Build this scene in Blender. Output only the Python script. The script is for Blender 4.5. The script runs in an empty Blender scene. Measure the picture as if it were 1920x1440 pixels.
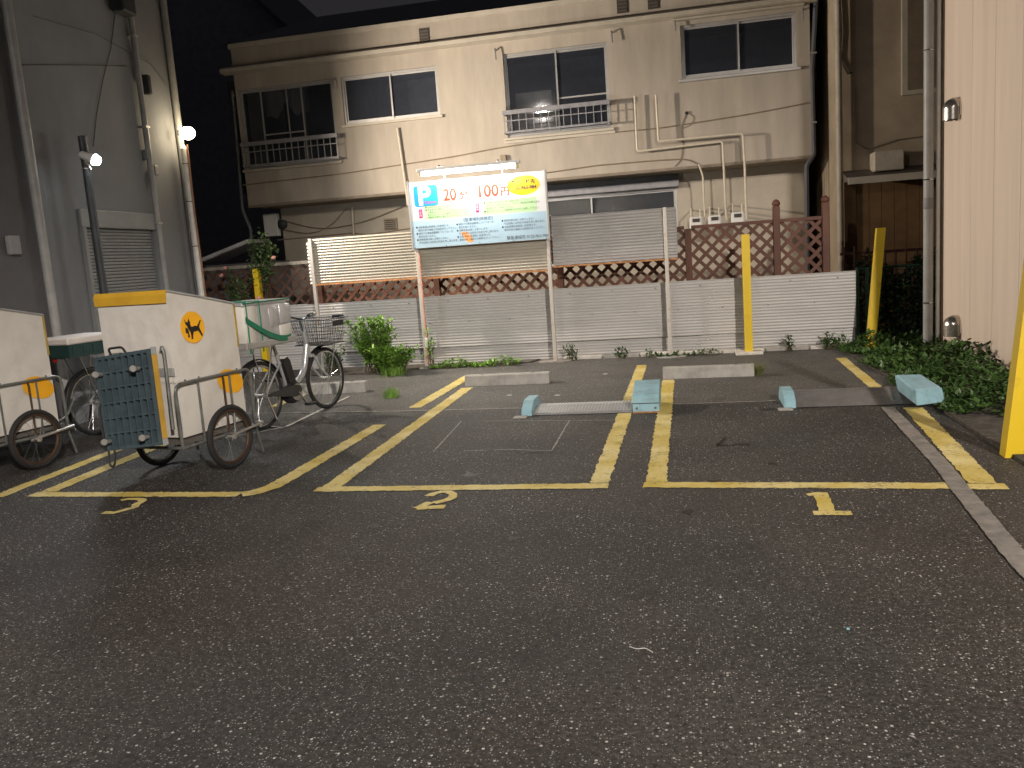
import bpy, math, random
from math import sin, cos, pi, radians, sqrt
from mathutils import Vector, Matrix
random.seed(7)
sc = bpy.context.scene
C = sc.collection
R_ = random.uniform

# ------------------------------------------------------------------ camera
FPX, YAW, PIT, ROL, H = 1600.0, 0.21363, 0.15160, -0.07118, 1.5
def _basis():
    F = Vector((-sin(YAW)*cos(PIT), cos(YAW)*cos(PIT), -sin(PIT)))
    R = Vector((cos(YAW), sin(YAW), 0)); U = R.cross(F)
    return F, cos(ROL)*R + sin(ROL)*U, -sin(ROL)*R + cos(ROL)*U
F3, R3, U3 = _basis()
EYE = Vector((0, 0, H))
cam = bpy.data.objects.new('camera', bpy.data.cameras.new('camera'))
C.objects.link(cam)
cam.data.sensor_width = 36; cam.data.lens = FPX/1920*36
cam.data.clip_start = 0.05; cam.data.clip_end = 500
m = Matrix((R3, U3, -F3)).transposed().to_4x4(); m.translation = EYE
cam.matrix_world = m
sc.camera = cam
# pixel of the photograph -> direction; depth comes from the surface it touches
def ray(x, y): return F3 + R3*((x-960)/FPX) - U3*((y-720)/FPX)
def G(x, y, z=0.0): d = ray(x, y); return EYE + d*((z-H)/d.z)
def PY(x, y, Y): d = ray(x, y); return EYE + d*(Y/d.y)
def PX(x, y, X): d = ray(x, y); return EYE + d*(X/d.x)

# ------------------------------------------------------------------ night sky
w = bpy.data.worlds.new('World'); sc.world = w; w.use_nodes = True
nt = w.node_tree; bg = nt.nodes['Background']
sky = nt.nodes.new('ShaderNodeTexSky'); sky.sky_type = 'NISHITA'; sky.sun_disc = False
sky.sun_elevation = radians(-4); sky.sun_rotation = radians(200); sky.air_density = 1.5; sky.dust_density = 3
mixs = nt.nodes.new('ShaderNodeMix'); mixs.data_type = 'RGBA'; mixs.inputs[0].default_value = 0.85
nt.links.new(sky.outputs[0], mixs.inputs[6]); mixs.inputs[7].default_value = (0.31, 0.29, 0.31, 1)   # city glow on low cloud
nt.links.new(mixs.outputs[2], bg.inputs['Color']); bg.inputs['Strength'].default_value = 0.075
vs = sc.view_settings; vs.view_transform = 'Standard'; vs.look = 'None'; vs.gamma = 1; vs.use_curve_mapping = False
vs.exposure = 0.08

# light strengths of the lamps in the place and of the added fill lamp
POW_A, POW_B, POW_STREET, POW_STREET_FILL, POW_TUBE = 1600.0, 120.0, 14500.0, 1800.0, 185.0
COL_A, COL_B, COL_ST = (1, .86, .70), (.92, .97, 1), (1, .90, .80)

# ------------------------------------------------------------------ materials
MATS = {}
def mat(name, col, rough=.6, metal=0., var=.18, scale=6., bump=0., bscale=60., spec=.5, col2=None, thresh=None, coat=0., stretch=None, trans=0.):
    if name in MATS: return MATS[name]
    M = bpy.data.materials.new(name); M.use_nodes = True; t = M.node_tree; b = t.nodes['Principled BSDF']
    b.inputs['Roughness'].default_value = rough; b.inputs['Metallic'].default_value = metal
    b.inputs['Specular IOR Level'].default_value = spec; b.inputs['Coat Weight'].default_value = coat
    tc = t.nodes.new('ShaderNodeTexCoord'); src = tc.outputs['Object']
    if stretch:
        mp = t.nodes.new('ShaderNodeMapping'); mp.inputs['Scale'].default_value = stretch
        t.links.new(src, mp.inputs[0]); src = mp.outputs[0]
    n = t.nodes.new('ShaderNodeTexNoise'); n.inputs['Scale'].default_value = scale; n.inputs['Detail'].default_value = 6
    n.inputs['Roughness'].default_value = .65; t.links.new(src, n.inputs['Vector'])
    r = t.nodes.new('ShaderNodeValToRGB'); lo, hi = (.3, .7) if not thresh else thresh
    r.color_ramp.elements[0].position = lo; r.color_ramp.elements[1].position = hi
    c2 = col2 if col2 else tuple(min(1, c*(1+var)) for c in col)
    c1 = col if col2 else tuple(c*(1-var) for c in col)
    r.color_ramp.elements[0].color = (*c1, 1); r.color_ramp.elements[1].color = (*c2, 1)
    t.links.new(n.outputs[0], r.inputs[0]); t.links.new(r.outputs[0], b.inputs['Base Color'])
    if trans: b.inputs['Subsurface Weight'].default_value = 0
    if bump:
        n2 = t.nodes.new('ShaderNodeTexNoise'); n2.inputs['Scale'].default_value = bscale; n2.inputs['Detail'].default_value = 5
        t.links.new(tc.outputs['Object'], n2.inputs['Vector'])
        bp = t.nodes.new('ShaderNodeBump'); bp.inputs['Strength'].default_value = bump; bp.inputs['Distance'].default_value = .01
        t.links.new(n2.outputs[0], bp.inputs['Height']); t.links.new(bp.outputs[0], b.inputs['Normal'])
    MATS[name] = M; return M
def emit(name, col, s):
    M = bpy.data.materials.new(name); M.use_nodes = True; t = M.node_tree; t.nodes.clear()
    o = t.nodes.new('ShaderNodeOutputMaterial'); e = t.nodes.new('ShaderNodeEmission')
    e.inputs[0].default_value = (*col, 1); e.inputs[1].default_value = s; t.links.new(e.outputs[0], o.inputs[0]); return M
def glass(name, tint, gloss=.06, rough=.03, bump=0, bscale=20):
    M = bpy.data.materials.new(name); M.use_nodes = True; t = M.node_tree; t.nodes.clear()
    o = t.nodes.new('ShaderNodeOutputMaterial'); tr = t.nodes.new('ShaderNodeBsdfTransparent'); gl = t.nodes.new('ShaderNodeBsdfGlossy')
    tr.inputs[0].default_value = (*tint, 1); gl.inputs['Roughness'].default_value = rough
    mx = t.nodes.new('ShaderNodeMixShader'); fr = t.nodes.new('ShaderNodeFresnel'); fr.inputs[0].default_value = 1.5
    if bump:
        n = t.nodes.new('ShaderNodeTexVoronoi'); n.inputs['Scale'].default_value = bscale
        tc = t.nodes.new('ShaderNodeTexCoord'); t.links.new(tc.outputs['Object'], n.inputs['Vector'])
        b = t.nodes.new('ShaderNodeBump'); b.inputs['Strength'].default_value = bump; b.inputs['Distance'].default_value = .01
        t.links.new(n.outputs[0], b.inputs['Height']); t.links.new(b.outputs[0], gl.inputs['Normal'])
    df = t.nodes.new('ShaderNodeBsdfDiffuse'); df.inputs[0].default_value = (.30, .33, .42, 1); m0 = t.nodes.new('ShaderNodeMixShader'); m0.inputs[0].default_value = .06   # pale film puts the veil over the dark panes into the glass
    t.links.new(tr.outputs[0], m0.inputs[1]); t.links.new(df.outputs[0], m0.inputs[2])
    t.links.new(fr.outputs[0], mx.inputs[0]); t.links.new(m0.outputs[0], mx.inputs[1]); t.links.new(gl.outputs[0], mx.inputs[2])
    t.links.new(mx.outputs[0], o.inputs[0]); return M

def asphalt_mat():
    M = bpy.data.materials.new('asphalt'); M.use_nodes = True; t = M.node_tree; b = t.nodes['Principled BSDF']; L = t.links
    tc = t.nodes.new('ShaderNodeTexCoord'); P = tc.outputs['Object']
    def noise(s, d=6, r=.6):
        n = t.nodes.new('ShaderNodeTexNoise'); n.inputs['Scale'].default_value = s; n.inputs['Detail'].default_value = d
        n.inputs['Roughness'].default_value = r; L.new(P, n.inputs['Vector']); return n.outputs[0]
    def ramp(v, p0, c0, p1, c1):
        r = t.nodes.new('ShaderNodeValToRGB'); r.color_ramp.elements[0].position = p0; r.color_ramp.elements[0].color = (*c0, 1)
        r.color_ramp.elements[1].position = p1; r.color_ramp.elements[1].color = (*c1, 1); L.new(v, r.inputs[0]); return r.outputs[0]
    def mix(f, a, c, mode='MIX'):
        x = t.nodes.new('ShaderNodeMix'); x.data_type = 'RGBA'; x.blend_type = mode
        if isinstance(f, float): x.inputs[0].default_value = f
        else: L.new(f, x.inputs[0])
        for s, v in ((6, a), (7, c)):
            if isinstance(v, tuple): x.inputs[s].default_value = (*v, 1)
            else: L.new(v, x.inputs[s])
        return x.outputs[2]
    big = ramp(noise(.7, 5), .35, (.028, .0265, .0258), .68, (.055, .0520, .0500))
    fine = ramp(noise(48, 4, .75), .34, (.16, .16, .16), .68, (2.2, 2.16, 2.1))
    base = mix(.95, big, fine, 'MULTIPLY')
    base = mix(.8, base, ramp(noise(.45, 3), .36, (1.18, 1.0, .93), .66, (.90, 1.0, .98)), 'MULTIPLY')
    base = mix(.8, base, ramp(noise(.28, 2), .40, (.72, .72, .72), .62, (1.18, 1.17, 1.15)), 'MULTIPLY')
    cmask = t.nodes.new('ShaderNodeMapRange'); L.new(noise(1.1, 3), cmask.inputs[0]); cmask.inputs[1].default_value = .38; cmask.inputs[2].default_value = .62; cmask.inputs[3].default_value = .55; cmask.inputs[4].default_value = 1.0
    # older, greyer asphalt behind the joint
    sp = t.nodes.new('ShaderNodeSeparateXYZ'); L.new(P, sp.inputs[0])
    mr = t.nodes.new('ShaderNodeMapRange'); mr.inputs[1].default_value = 7.9; mr.inputs[2].default_value = 8.1; L.new(sp.outputs[1], mr.inputs[0])
    old = mix(.9, ramp(noise(1.3, 5), .3, (.058, .056, .053), .7, (.105, .101, .095)), fine, 'MULTIPLY')
    base = mix(mr.outputs[0], base, old)
    # pale stone chips
    for s, th, c in ((95, .30, (.42, .41, .39)), (40, .20, (.66, .64, .61)), (140, .30, (.24, .235, .23)), (60, .26, (.010, .009, .009))):
        v = t.nodes.new('ShaderNodeTexVoronoi'); v.inputs['Scale'].default_value = s; L.new(P, v.inputs['Vector'])
        f = t.nodes.new('ShaderNodeMath'); f.operation = 'LESS_THAN'; f.inputs[1].default_value = th; L.new(v.outputs['Distance'], f.inputs[0])
        sel = t.nodes.new('ShaderNodeSeparateColor'); L.new(v.outputs['Color'], sel.inputs[0])
        g = t.nodes.new('ShaderNodeMath'); g.operation = 'GREATER_THAN'; g.inputs[1].default_value = .72; L.new(sel.outputs[0], g.inputs[0])
        mu = t.nodes.new('ShaderNodeMath'); mu.operation = 'MULTIPLY'; L.new(f.outputs[0], mu.inputs[0]); L.new(g.outputs[0], mu.inputs[1])
        mm = t.nodes.new('ShaderNodeMath'); mm.operation = 'MULTIPLY'; L.new(mu.outputs[0], mm.inputs[0]); L.new(cmask.outputs[0], mm.inputs[1])
        base = mix(mm.outputs[0], base, c)
    # oil and damp stains
    st = ramp(noise(1.9, 3, .5), .60, (1, 1, 1), .74, (.55, .54, .53)); base = mix(.8, base, st, 'MULTIPLY')
    L.new(base, b.inputs['Base Color'])
    b.inputs['Roughness'].default_value = .62; b.inputs['Specular IOR Level'].default_value = .5
    bp = t.nodes.new('ShaderNodeBump'); bp.inputs['Strength'].default_value = 1.0; bp.inputs['Distance'].default_value = .011
    L.new(noise(60, 4, .75), bp.inputs['Height']); L.new(bp.outputs[0], b.inputs['Normal'])
    return M
def paint_mat(name, c_lo, c_hi, wear=.46):
    M = bpy.data.materials.new(name); M.use_nodes = True; t = M.node_tree; b = t.nodes['Principled BSDF']; L = t.links
    tc = t.nodes.new('ShaderNodeTexCoord'); P = tc.outputs['Object']
    def noise(s, d, r):
        n = t.nodes.new('ShaderNodeTexNoise'); n.inputs['Scale'].default_value = s; n.inputs['Detail'].default_value = d; n.inputs['Roughness'].default_value = r
        L.new(P, n.inputs['Vector']); return n
    n1 = noise(2.2, 4, .6); r1 = t.nodes.new('ShaderNodeValToRGB'); L.new(n1.outputs[0], r1.inputs[0])
    r1.color_ramp.elements[0].position = .38; r1.color_ramp.elements[0].color = (*c_lo, 1); r1.color_ramp.elements[1].position = .66; r1.color_ramp.elements[1].color = (*c_hi, 1)  # paler blotches put lamp sheen into the paint colour
    n2 = noise(38, 6, .8); n3 = noise(4.5, 3, .6)
    ad = t.nodes.new('ShaderNodeMath'); ad.operation = 'MULTIPLY_ADD'; ad.inputs[1].default_value = .45; L.new(n3.outputs[0], ad.inputs[0]); L.new(n2.outputs[0], ad.inputs[2])
    r2 = t.nodes.new('ShaderNodeValToRGB'); L.new(ad.outputs[0], r2.inputs[0])
    r2.color_ramp.elements[0].position = wear+.32; r2.color_ramp.elements[0].color = (1, 1, 1, 1); r2.color_ramp.elements[1].position = wear+.52; r2.color_ramp.elements[1].color = (0, 0, 0, 1)
    inv = t.nodes.new('ShaderNodeMath'); inv.operation = 'SUBTRACT'; inv.inputs[0].default_value = 1.0; L.new(r2.outputs[0], inv.inputs[1])
    mx = t.nodes.new('ShaderNodeMix'); mx.data_type = 'RGBA'; L.new(inv.outputs[0], mx.inputs[0])
    L.new(r1.outputs[0], mx.inputs[6]); mx.inputs[7].default_value = (.09, .075, .045, 1)
    L.new(mx.outputs[2], b.inputs['Base Color']); b.inputs['Roughness'].default_value = .7
    bp = t.nodes.new('ShaderNodeBump'); bp.inputs['Strength'].default_value = .6; bp.inputs['Distance'].default_value = .005
    L.new(noise(85, 4, .75).outputs[0], bp.inputs['Height']); L.new(bp.outputs[0], b.inputs['Normal'])
    return M
def leaf_mat(name, c1, c2, scale=9):
    M = mat(name, c1, .45, col2=c2, scale=scale, spec=.45); return M

ASPH = asphalt_mat()
YEL = paint_mat('yellow_road_paint', (.62, .47, .10), (.78, .67, .32), .44)
CEM = mat('cement', (.23, .21, .19), .9, var=.35, scale=9, bump=.4, bscale=70)
CONC = mat('concrete', (.36, .345, .32), .85, var=.25, scale=7, bump=.35, bscale=50)
CONC_W = mat('pale_concrete', (.58, .55, .50), .85, var=.2, scale=8, bump=.3)
SOIL = mat('soil', (.05, .042, .034), .95, col2=(.13, .12, .10), thresh=(.45, .75), scale=16, bump=1., bscale=40)
GALV = mat('galvanised_steel', (.50, .49, .47), .42, .75, var=.2, scale=14, bump=.05)
RUST = mat('rusty_steel', (.42, .20, .08), .75, .2, var=.45, scale=22, bump=.3)
POSTM = mat('weathered_white_steel', (.52, .49, .45), .5, .25, col2=(.40, .25, .14), thresh=(.56, .80), scale=9)
SHEET = mat('corrugated_resin_sheet', (.44, .43, .42), .42, 0, var=.09, scale=1.2, spec=.45, stretch=(1, 1, 2))
SHEET_T = mat('corrugated_cream_sheet', (.34, .315, .265), .30, 0, var=.09, scale=2, spec=.65, stretch=(1, 1, 2))
SHEET_G = mat('corrugated_silver_sheet', (.46, .455, .45), .30, .35, var=.12, scale=2, spec=.6, stretch=(1, 1, 2))
BROWN = mat('brown_stained_wood', (.115, .045, .028), .65, var=.35, scale=5, bump=.2, bscale=60, stretch=(1, 1, .3))
BROWN2 = mat('old_brown_wood', (.115, .062, .045), .7, var=.4, scale=6, bump=.25)
YPOST = mat('yellow_enamel', (.70, .49, .012), .45, col2=(.40, .27, .03), thresh=(.56, .82), scale=7, coat=.1, bump=.06)
BLUE = mat('pale_blue_enamel', (.30, .50, .58), .5, col2=(.17, .27, .30), thresh=(.45, .8), scale=7, bump=.1)
BLACK = mat('black_rubber', (.012, .012, .013), .7, var=.3, scale=30)
BLKP = mat('black_plastic', (.018, .018, .02), .42, var=.2)
CHROME = mat('chrome', (.72, .72, .73), .16, 1, var=.08)
SILVER = mat('silver_bike_paint', (.56, .57, .58), .3, .55, var=.06, coat=.3)
RUSTRIM = mat('rusty_rim', (.09, .05, .032), .6, .5, var=.4, scale=14)
STEEL = mat('grey_steel_tube', (.20, .21, .20), .42, .6, var=.3, scale=16, bump=.05)
TARP = mat('white_tarpaulin', (.63, .605, .565), .5, col2=(.52, .485, .43), thresh=(.50, .80), scale=4, bump=.8, bscale=7)
TARP_Y = mat('yellow_tarpaulin', (.60, .35, .03), .5, var=.12, scale=5, bump=.2, bscale=9)
ORANGE = mat('orange_print', (.88, .43, .015), .5, var=.05)
PRINTK = mat('black_print', (.013, .012, .014), .55, var=.1)
GREEN = mat('green_webbing', (.012, .16, .085), .7, var=.25, scale=20)
CRATEG = mat('dark_green_plastic', (.02, .05, .048), .5, var=.2)
DOLLY = mat('slate_blue_plastic', (.055, .080, .095), .5, var=.25, scale=8)
FOIL = mat('silver_insulating_foil', (.66, .66, .68), .34, .55, var=.12, scale=5, bump=.5, bscale=9)
WALLB = mat('beige_mortar_wall', (.385, .338, .282), .9, var=.15, scale=1.3, stretch=(2.2, 2.2, .45), bump=.3, bscale=120)
WALLB2 = mat('beige_lower_wall', (.40, .358, .295), .9, var=.13, scale=1.6, bump=.3, bscale=120)
TRIM = mat('pale_trim', (.45, .405, .335), .8, var=.12, scale=4)
ROOF = mat('dark_roof_metal', (.075, .085, .12), .6, .1, var=.2, scale=3)
ALU = mat('aluminium_sash', (.40, .39, .38), .45, .4, var=.1)
RAILP = mat('grey_balcony_steel', (.24, .235, .25), .5, .2, var=.2, scale=10)
GLASS = glass('window_glass', (.80, .82, .85), rough=.05)
FROST = glass('figured_glass', (.35, .38, .36), rough=.12, bump=.8, bscale=55)
ROOM = mat('room_wall', (.16, .17, .20), .9, var=.2)
CURT = mat('curtain', (.36, .34, .31), .9, var=.1)
CARD = mat('cardboard', (.42, .33, .23), .85, var=.1)
VENT = mat('dark_vent', (.05, .04, .035), .7, var=.3)
PIPEM = mat('beige_pipe', (.56, .50, .40), .55, var=.12, scale=10)
PIPED = mat('slate_pipe', (.10, .11, .13), .5, var=.2, scale=6)
PIPEG = mat('grey_pipe', (.34, .34, .335), .45, var=.15, scale=6)
CABLE = mat('black_cable', (.025, .022, .02), .6)
CABLEB = mat('brown_cable', (.23, .18, .125), .7)
WALLG = mat('grey_wall', (.235, .245, .265), .85, var=.10, scale=1.2, bump=.25, bscale=90)
WALLD = mat('dark_grey_wall', (.13, .13, .14), .85, var=.15, scale=1.5, bump=.25)
SHUT = mat('grey_shutter', (.28, .29, .30), .55, .0, var=.08)
WALLC = mat('cream_siding', (.72, .60, .51), .75, var=.07, scale=1.0, bump=.12, bscale=160, stretch=(7, 7, .45))
WALLX = mat('tan_old_wall', (.36, .29, .21), .9, var=.25, scale=1.2, bump=.3, bscale=60)
WOODX = mat('ochre_boarding', (.15, .085, .035), .8, var=.3, scale=4)
MESHG = mat('green_wire', (.02, .07, .05), .5, .1, var=.2)
WHITEP = mat('white_plastic', (.66, .66, .64), .5, var=.08)
POLED = mat('dark_pole', (.05, .055, .06), .5, .3, var=.25)
LEAF = leaf_mat('weed_leaf', (.09, .20, .032), (.23, .41, .06))
LEAFD = leaf_mat('ivy_leaf', (.028, .066, .016), (.075, .145, .034))
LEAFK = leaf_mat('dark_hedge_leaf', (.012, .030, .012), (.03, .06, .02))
STEM = mat('stem', (.09, .075, .035), .8, var=.3)
PINK = mat('rose_petal', (.62, .30, .26), .6, var=.2)

# ------------------------------------------------------------------ mesh helpers
class MB:
    def __init__(s): s.v = []; s.f = []
    def add(s, vs, fs):
        o = len(s.v); s.v += [tuple(v) for v in vs]; s.f += [tuple(i+o for i in f) for f in fs]; return s
    def box(s, x0, y0, z0, x1, y1, z1, bev=0.0):
        if bev <= 0:
            s.add([(x0,y0,z0),(x1,y0,z0),(x1,y1,z0),(x0,y1,z0),(x0,y0,z1),(x1,y0,z1),(x1,y1,z1),(x0,y1,z1)],
                  [(3,2,1,0),(4,5,6,7),(0,1,5,4),(1,2,6,5),(2,3,7,6),(3,0,4,7)]); return s
        b = bev
        def ring(z, i): return [(x0+i,y0+b,z),(x0+b,y0+i,z),(x1-b,y0+i,z),(x1-i,y0+b,z),(x1-i,y1-b,z),(x1-b,y1-i,z),(x0+b,y1-i,z),(x0+i,y1-b,z)]
        rs = [ring(z0, b*.7), ring(z0+b, 0), ring(z1-b, 0), ring(z1, b*.7)]
        vs = [p for r in rs for p in r]; fs = [tuple(range(7,-1,-1)), tuple(range(24,32))]
        for k in range(3):
            for i in range(8): j = (i+1)%8; fs.append((k*8+i, k*8+j, k*8+8+j, k*8+8+i))
        return s.add(vs, fs)
    def bar(s, a, b, wd, ht, up=(0,0,1)):
        a, b = Vector(a), Vector(b); d = (b-a).normalized(); up = Vector(up)
        if abs(d.dot(up)) > .98: up = Vector((0,1,0)) if abs(d.y) < .9 else Vector((1,0,0))
        r = d.cross(up).normalized(); u = r.cross(d).normalized()
        vs = []
        for p in (a, b):
            for sx, sy in ((-1,-1),(1,-1),(1,1),(-1,1)): vs.append(p + r*(sx*wd/2) + u*(sy*ht/2))
        return s.add(vs, [(0,1,2,3),(7,6,5,4),(0,4,5,1),(1,5,6,2),(2,6,7,3),(3,7,4,0)])
    def tube(s, pts, r, n=8, closed=False):
        pts = [Vector(p) for p in pts]; N = len(pts); rr = r if isinstance(r, (list, tuple)) else [r]*N
        base = len(s.v); prev = None
        for i, p in enumerate(pts):
            if closed: d = (pts[(i+1)%N]-pts[i-1]).normalized()
            elif i == 0: d = (pts[1]-p).normalized()
            elif i == N-1: d = (p-pts[-2]).normalized()
            else: d = ((pts[i+1]-p).normalized()+(p-pts[i-1]).normalized()).normalized()
            if prev is None:
                u = Vector((0,0,1)) if abs(d.z) < .9 else Vector((1,0,0))
            else: u = prev
            a = d.cross(u).normalized(); u = a.cross(d).normalized(); prev = u
            for k in range(n): q = 2*pi*k/n; s.v.append(tuple(p + a*(cos(q)*rr[i]) + u*(sin(q)*rr[i])))
        for i in range(N if closed else N-1):
            j = (i+1)%N
            for k in range(n): l = (k+1)%n; s.f.append((base+i*n+k, base+i*n+l, base+j*n+l, base+j*n+k))
        if not closed:
            s.f.append(tuple(base+k for k in range(n-1,-1,-1))); s.f.append(tuple(base+(N-1)*n+k for k in range(n)))
        return s
    def cyl(s, a, b, r, n=16): return s.tube([a, b], r, n)
    def prism(s, poly, origin, ex, ey, ez, depth):   # poly in (ex,ey), extruded along ez
        o, ex, ey, ez = map(Vector, (origin, ex, ey, ez)); n = len(poly)
        a = [o+ex*p[0]+ey*p[1] for p in poly]; b = [q+ez*depth for q in a]
        return s.add(a+b, [tuple(range(n-1,-1,-1)), tuple(range(n,2*n))]+[(i,(i+1)%n,n+(i+1)%n,n+i) for i in range(n)])
    def lathe(s, prof, origin, axis=(0,0,1), n=20):   # prof [(r,h)]
        ax = Vector(axis).normalized(); u = Vector((1,0,0)) if abs(ax.x) < .9 else Vector((0,1,0)); a = ax.cross(u).normalized(); b = ax.cross(a)
        base = len(s.v); o = Vector(origin)
        for r, h in prof:
            for k in range(n): q = 2*pi*k/n; s.v.append(tuple(o+ax*h+a*(cos(q)*r)+b*(sin(q)*r)))
        for i in range(len(prof)-1):
            for k in range(n): l = (k+1)%n; s.f.append((base+i*n+k, base+i*n+l, base+(i+1)*n+l, base+(i+1)*n+k))
        s.f.append(tuple(base+k for k in range(n))); s.f.append(tuple(base+(len(prof)-1)*n+k for k in range(n))); return s
    def build(s, name, mt, parent=None, smooth=False, kind=None, label=None):
        me = bpy.data.meshes.new(name); me.from_pydata(s.v, [], s.f); me.validate(); me.update()
        if smooth:
            for p in me.polygons: p.use_smooth = True
            try: me.set_sharp_from_angle(angle=radians(40))
            except Exception: pass
        me.materials.append(mt); o = bpy.data.objects.new(name, me); C.objects.link(o)
        if parent: o.parent = parent
        if kind: o['kind'] = kind
        if label: o['label'] = label
        return o
def thing(name, label, cat, loc=(0,0,0), rotz=0., group=None):
    o = bpy.data.objects.new(name, None); C.objects.link(o); o.location = loc; o.rotation_euler = (0,0,rotz)
    o.empty_display_size = .1; o['label'] = label; o['category'] = cat
    if group: o['group'] = group
    return o
def tag(o, label, cat, group=None):
    o['label'] = label; o['category'] = cat
    if group: o['group'] = group
    return o
def copy_tree(o, parent=None):
    c = o.copy(); C.objects.link(c); c.parent = parent
    for ch in o.children: copy_tree(ch, c)
    return c
def arc(c, r, a0, a1, n, ex, ey):
    c, ex, ey = Vector(c), Vector(ex), Vector(ey)
    return [c+ex*(r*cos(a0+(a1-a0)*i/n))+ey*(r*sin(a0+(a1-a0)*i/n)) for i in range(n+1)]
def bend(pts, r=.05, n=5):
    pts = [Vector(p) for p in pts]; out = [pts[0]]
    for i in range(1, len(pts)-1):
        p = pts[i]; a = (pts[i-1]-p); b = (pts[i+1]-p); ra = min(r, a.length*.45); rb = min(r, b.length*.45)
        s, e = p+a.normalized()*ra, p+b.normalized()*rb
        for k in range(n+1): t = k/n; out.append(s*(1-t)**2+p*2*t*(1-t)+e*t*t)
    out.append(pts[-1]); return out
def sag(a, b, d, n=12):
    a, b = Vector(a), Vector(b); return [a.lerp(b, i/n)-Vector((0,0,d*4*(i/n)*(1-i/n))) for i in range(n+1)]
def text(name, body, size, origin, ex, ez, mt, parent, align='LEFT', squash=1., bold=0.):
    cu = bpy.data.curves.new(name, 'FONT'); cu.body = body; cu.size = size; cu.align_x = align; cu.offset = bold; cu.resolution_u = 3
    ob = bpy.data.objects.new(name, cu); C.objects.link(ob); dg = bpy.context.evaluated_depsgraph_get()
    me = bpy.data.meshes.new_from_object(ob.evaluated_get(dg)); bpy.data.objects.remove(ob)
    ex, ez = Vector(ex), Vector(ez); o = Vector(origin)
    for v in me.vertices: v.co = o+ex*(v.co.x*squash)+ez*v.co.y
    me.materials.clear(); me.materials.append(mt)
    r = bpy.data.objects.new(name, me); C.objects.link(r); r.parent = parent; return r

# ------------------------------------------------------------------ ground
mb = MB(); N = 40
xs = [-60, -30] + [-12+i*.8 for i in range(31)] + [30, 60]; ys = [-40, -15, -6] + [-4+i*.8 for i in range(26)] + [25, 60, 120]
vv = []; 
for y in ys:
    for x in xs: vv.append((x, y, 0.0))
nx = len(xs); ff = [(j*nx+i, j*nx+i+1, (j+1)*nx+i+1, (j+1)*nx+i) for j in range(len(ys)-1) for i in range(nx-1)]
ground = mb.add(vv, ff).build('ground', ASPH, kind='structure')
def strip(pts, wd, z=.004, jit=.008, seg=.03, mt=YEL, name='painted_line'):
    pts = [Vector((p[0], p[1], 0)) for p in pts]; fine = [pts[0]]
    for a, b in zip(pts, pts[1:]):
        n = max(1, int((b-a).length/seg)); fine += [a.lerp(b, k/n) for k in range(1, n+1)]
    vs = []; n = len(fine)
    for i, p in enumerate(fine):
        d = (fine[min(i+1, n-1)]-fine[max(i-1, 0)]).normalized(); r = Vector((d.y, -d.x, 0))
        for s in (-1, 1): q = p+r*(s*(wd/2+R_(-jit, jit)))+d*R_(-jit, jit); vs.append((q.x, q.y, z))
    return MB().add(vs, [(2*i, 2*i+1, 2*i+3, 2*i+2) for i in range(n-1)]).build(name, mt, ground)
for pts, wd, z in [
    ([(-.335,5.26),(1.41,5.16)], .125, .004), ([(1.475,5.14),(1.70,5.13)], .12, .004),
    ([(-.265,5.32),(-.285,9.44)], .13, .0045), ([(-.285,9.62),(-.29,10.39)], .13, .004),
    ([(1.60,5.2),(1.76,7.48)], .15, .0045), ([(1.675,8.33),(1.70,10.6)], .115, .004),
    ([(-2.56,5.25),(-.555,5.25)], .115, .004), ([(-.625,5.31),(-.63,7.62)], .125, .0045), ([(-.635,8.14),(-.64,10.7)], .125, .004),
    ([(-2.47,5.31),(-2.575,9.42)], .135, .0045), ([(-3.06,5.14),(-2.98,5.20),(-2.925,5.33),(-2.91,5.6),(-2.90,7.41)], .135, .005), ([(-2.83,8.25),(-2.80,10.45)], .14, .004),
    ([(-4.79,5.21),(-3.08,5.15)], .115, .004), ([(-4.70,5.27),(-4.80,7.2)], .135, .0045), ([(-5.04,5.15),(-5.13,7.0)], .12, .004),
    ([(-4.6,8.6),(-4.62,10.3)], .12, .004)]:
    strip(pts, wd, z)
gp = lambda L, sx, ox, oy: [G(ox+x/sx, oy+y/sx) for x, y in L]
s1 = gp([(575,958),(665,946)], 3.31, 1340, 640); strip(s1, .05, .0052, .004, .03, name='painted_number')
s1 = gp([(655,942),(700,1062)], 3.31, 1340, 640); strip(s1, .082, .0056, .004, .03, name='painted_number')
s1 = gp([(610,1070),(848,1070)], 3.31, 1340, 640); strip(s1, .075, .0048, .004, .03, name='painted_number')
s2 = gp([(975,1074),(1010,1056),(1060,1044),(1110,1044),(1142,1060),(1140,1082),(1100,1102),(1012,1122)], 3.69, 540, 640); strip(s2, .06, .0048, .004, .03, name='painted_number')
s2 = gp([(985,1118),(890,1160)], 3.69, 540, 640); strip(s2, .06, .0052, .004, .03, name='painted_number')
s2 = gp([(895,1157),(1088,1148)], 3.69, 540, 640); strip(s2, .075, .0048, .004, .03, name='painted_number')
s3 = gp([(680,358),(720,350),(790,350),(806,360),(770,378),(745,386)], 3, 0, 820); strip(s3, .055, .0048, .004, .03, name='painted_number')
s3 = gp([(770,378),(760,396),(700,412),(640,428),(580,427)], 3, 0, 820); strip(s3, .055, .0052, .004, .03, name='painted_number')
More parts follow.
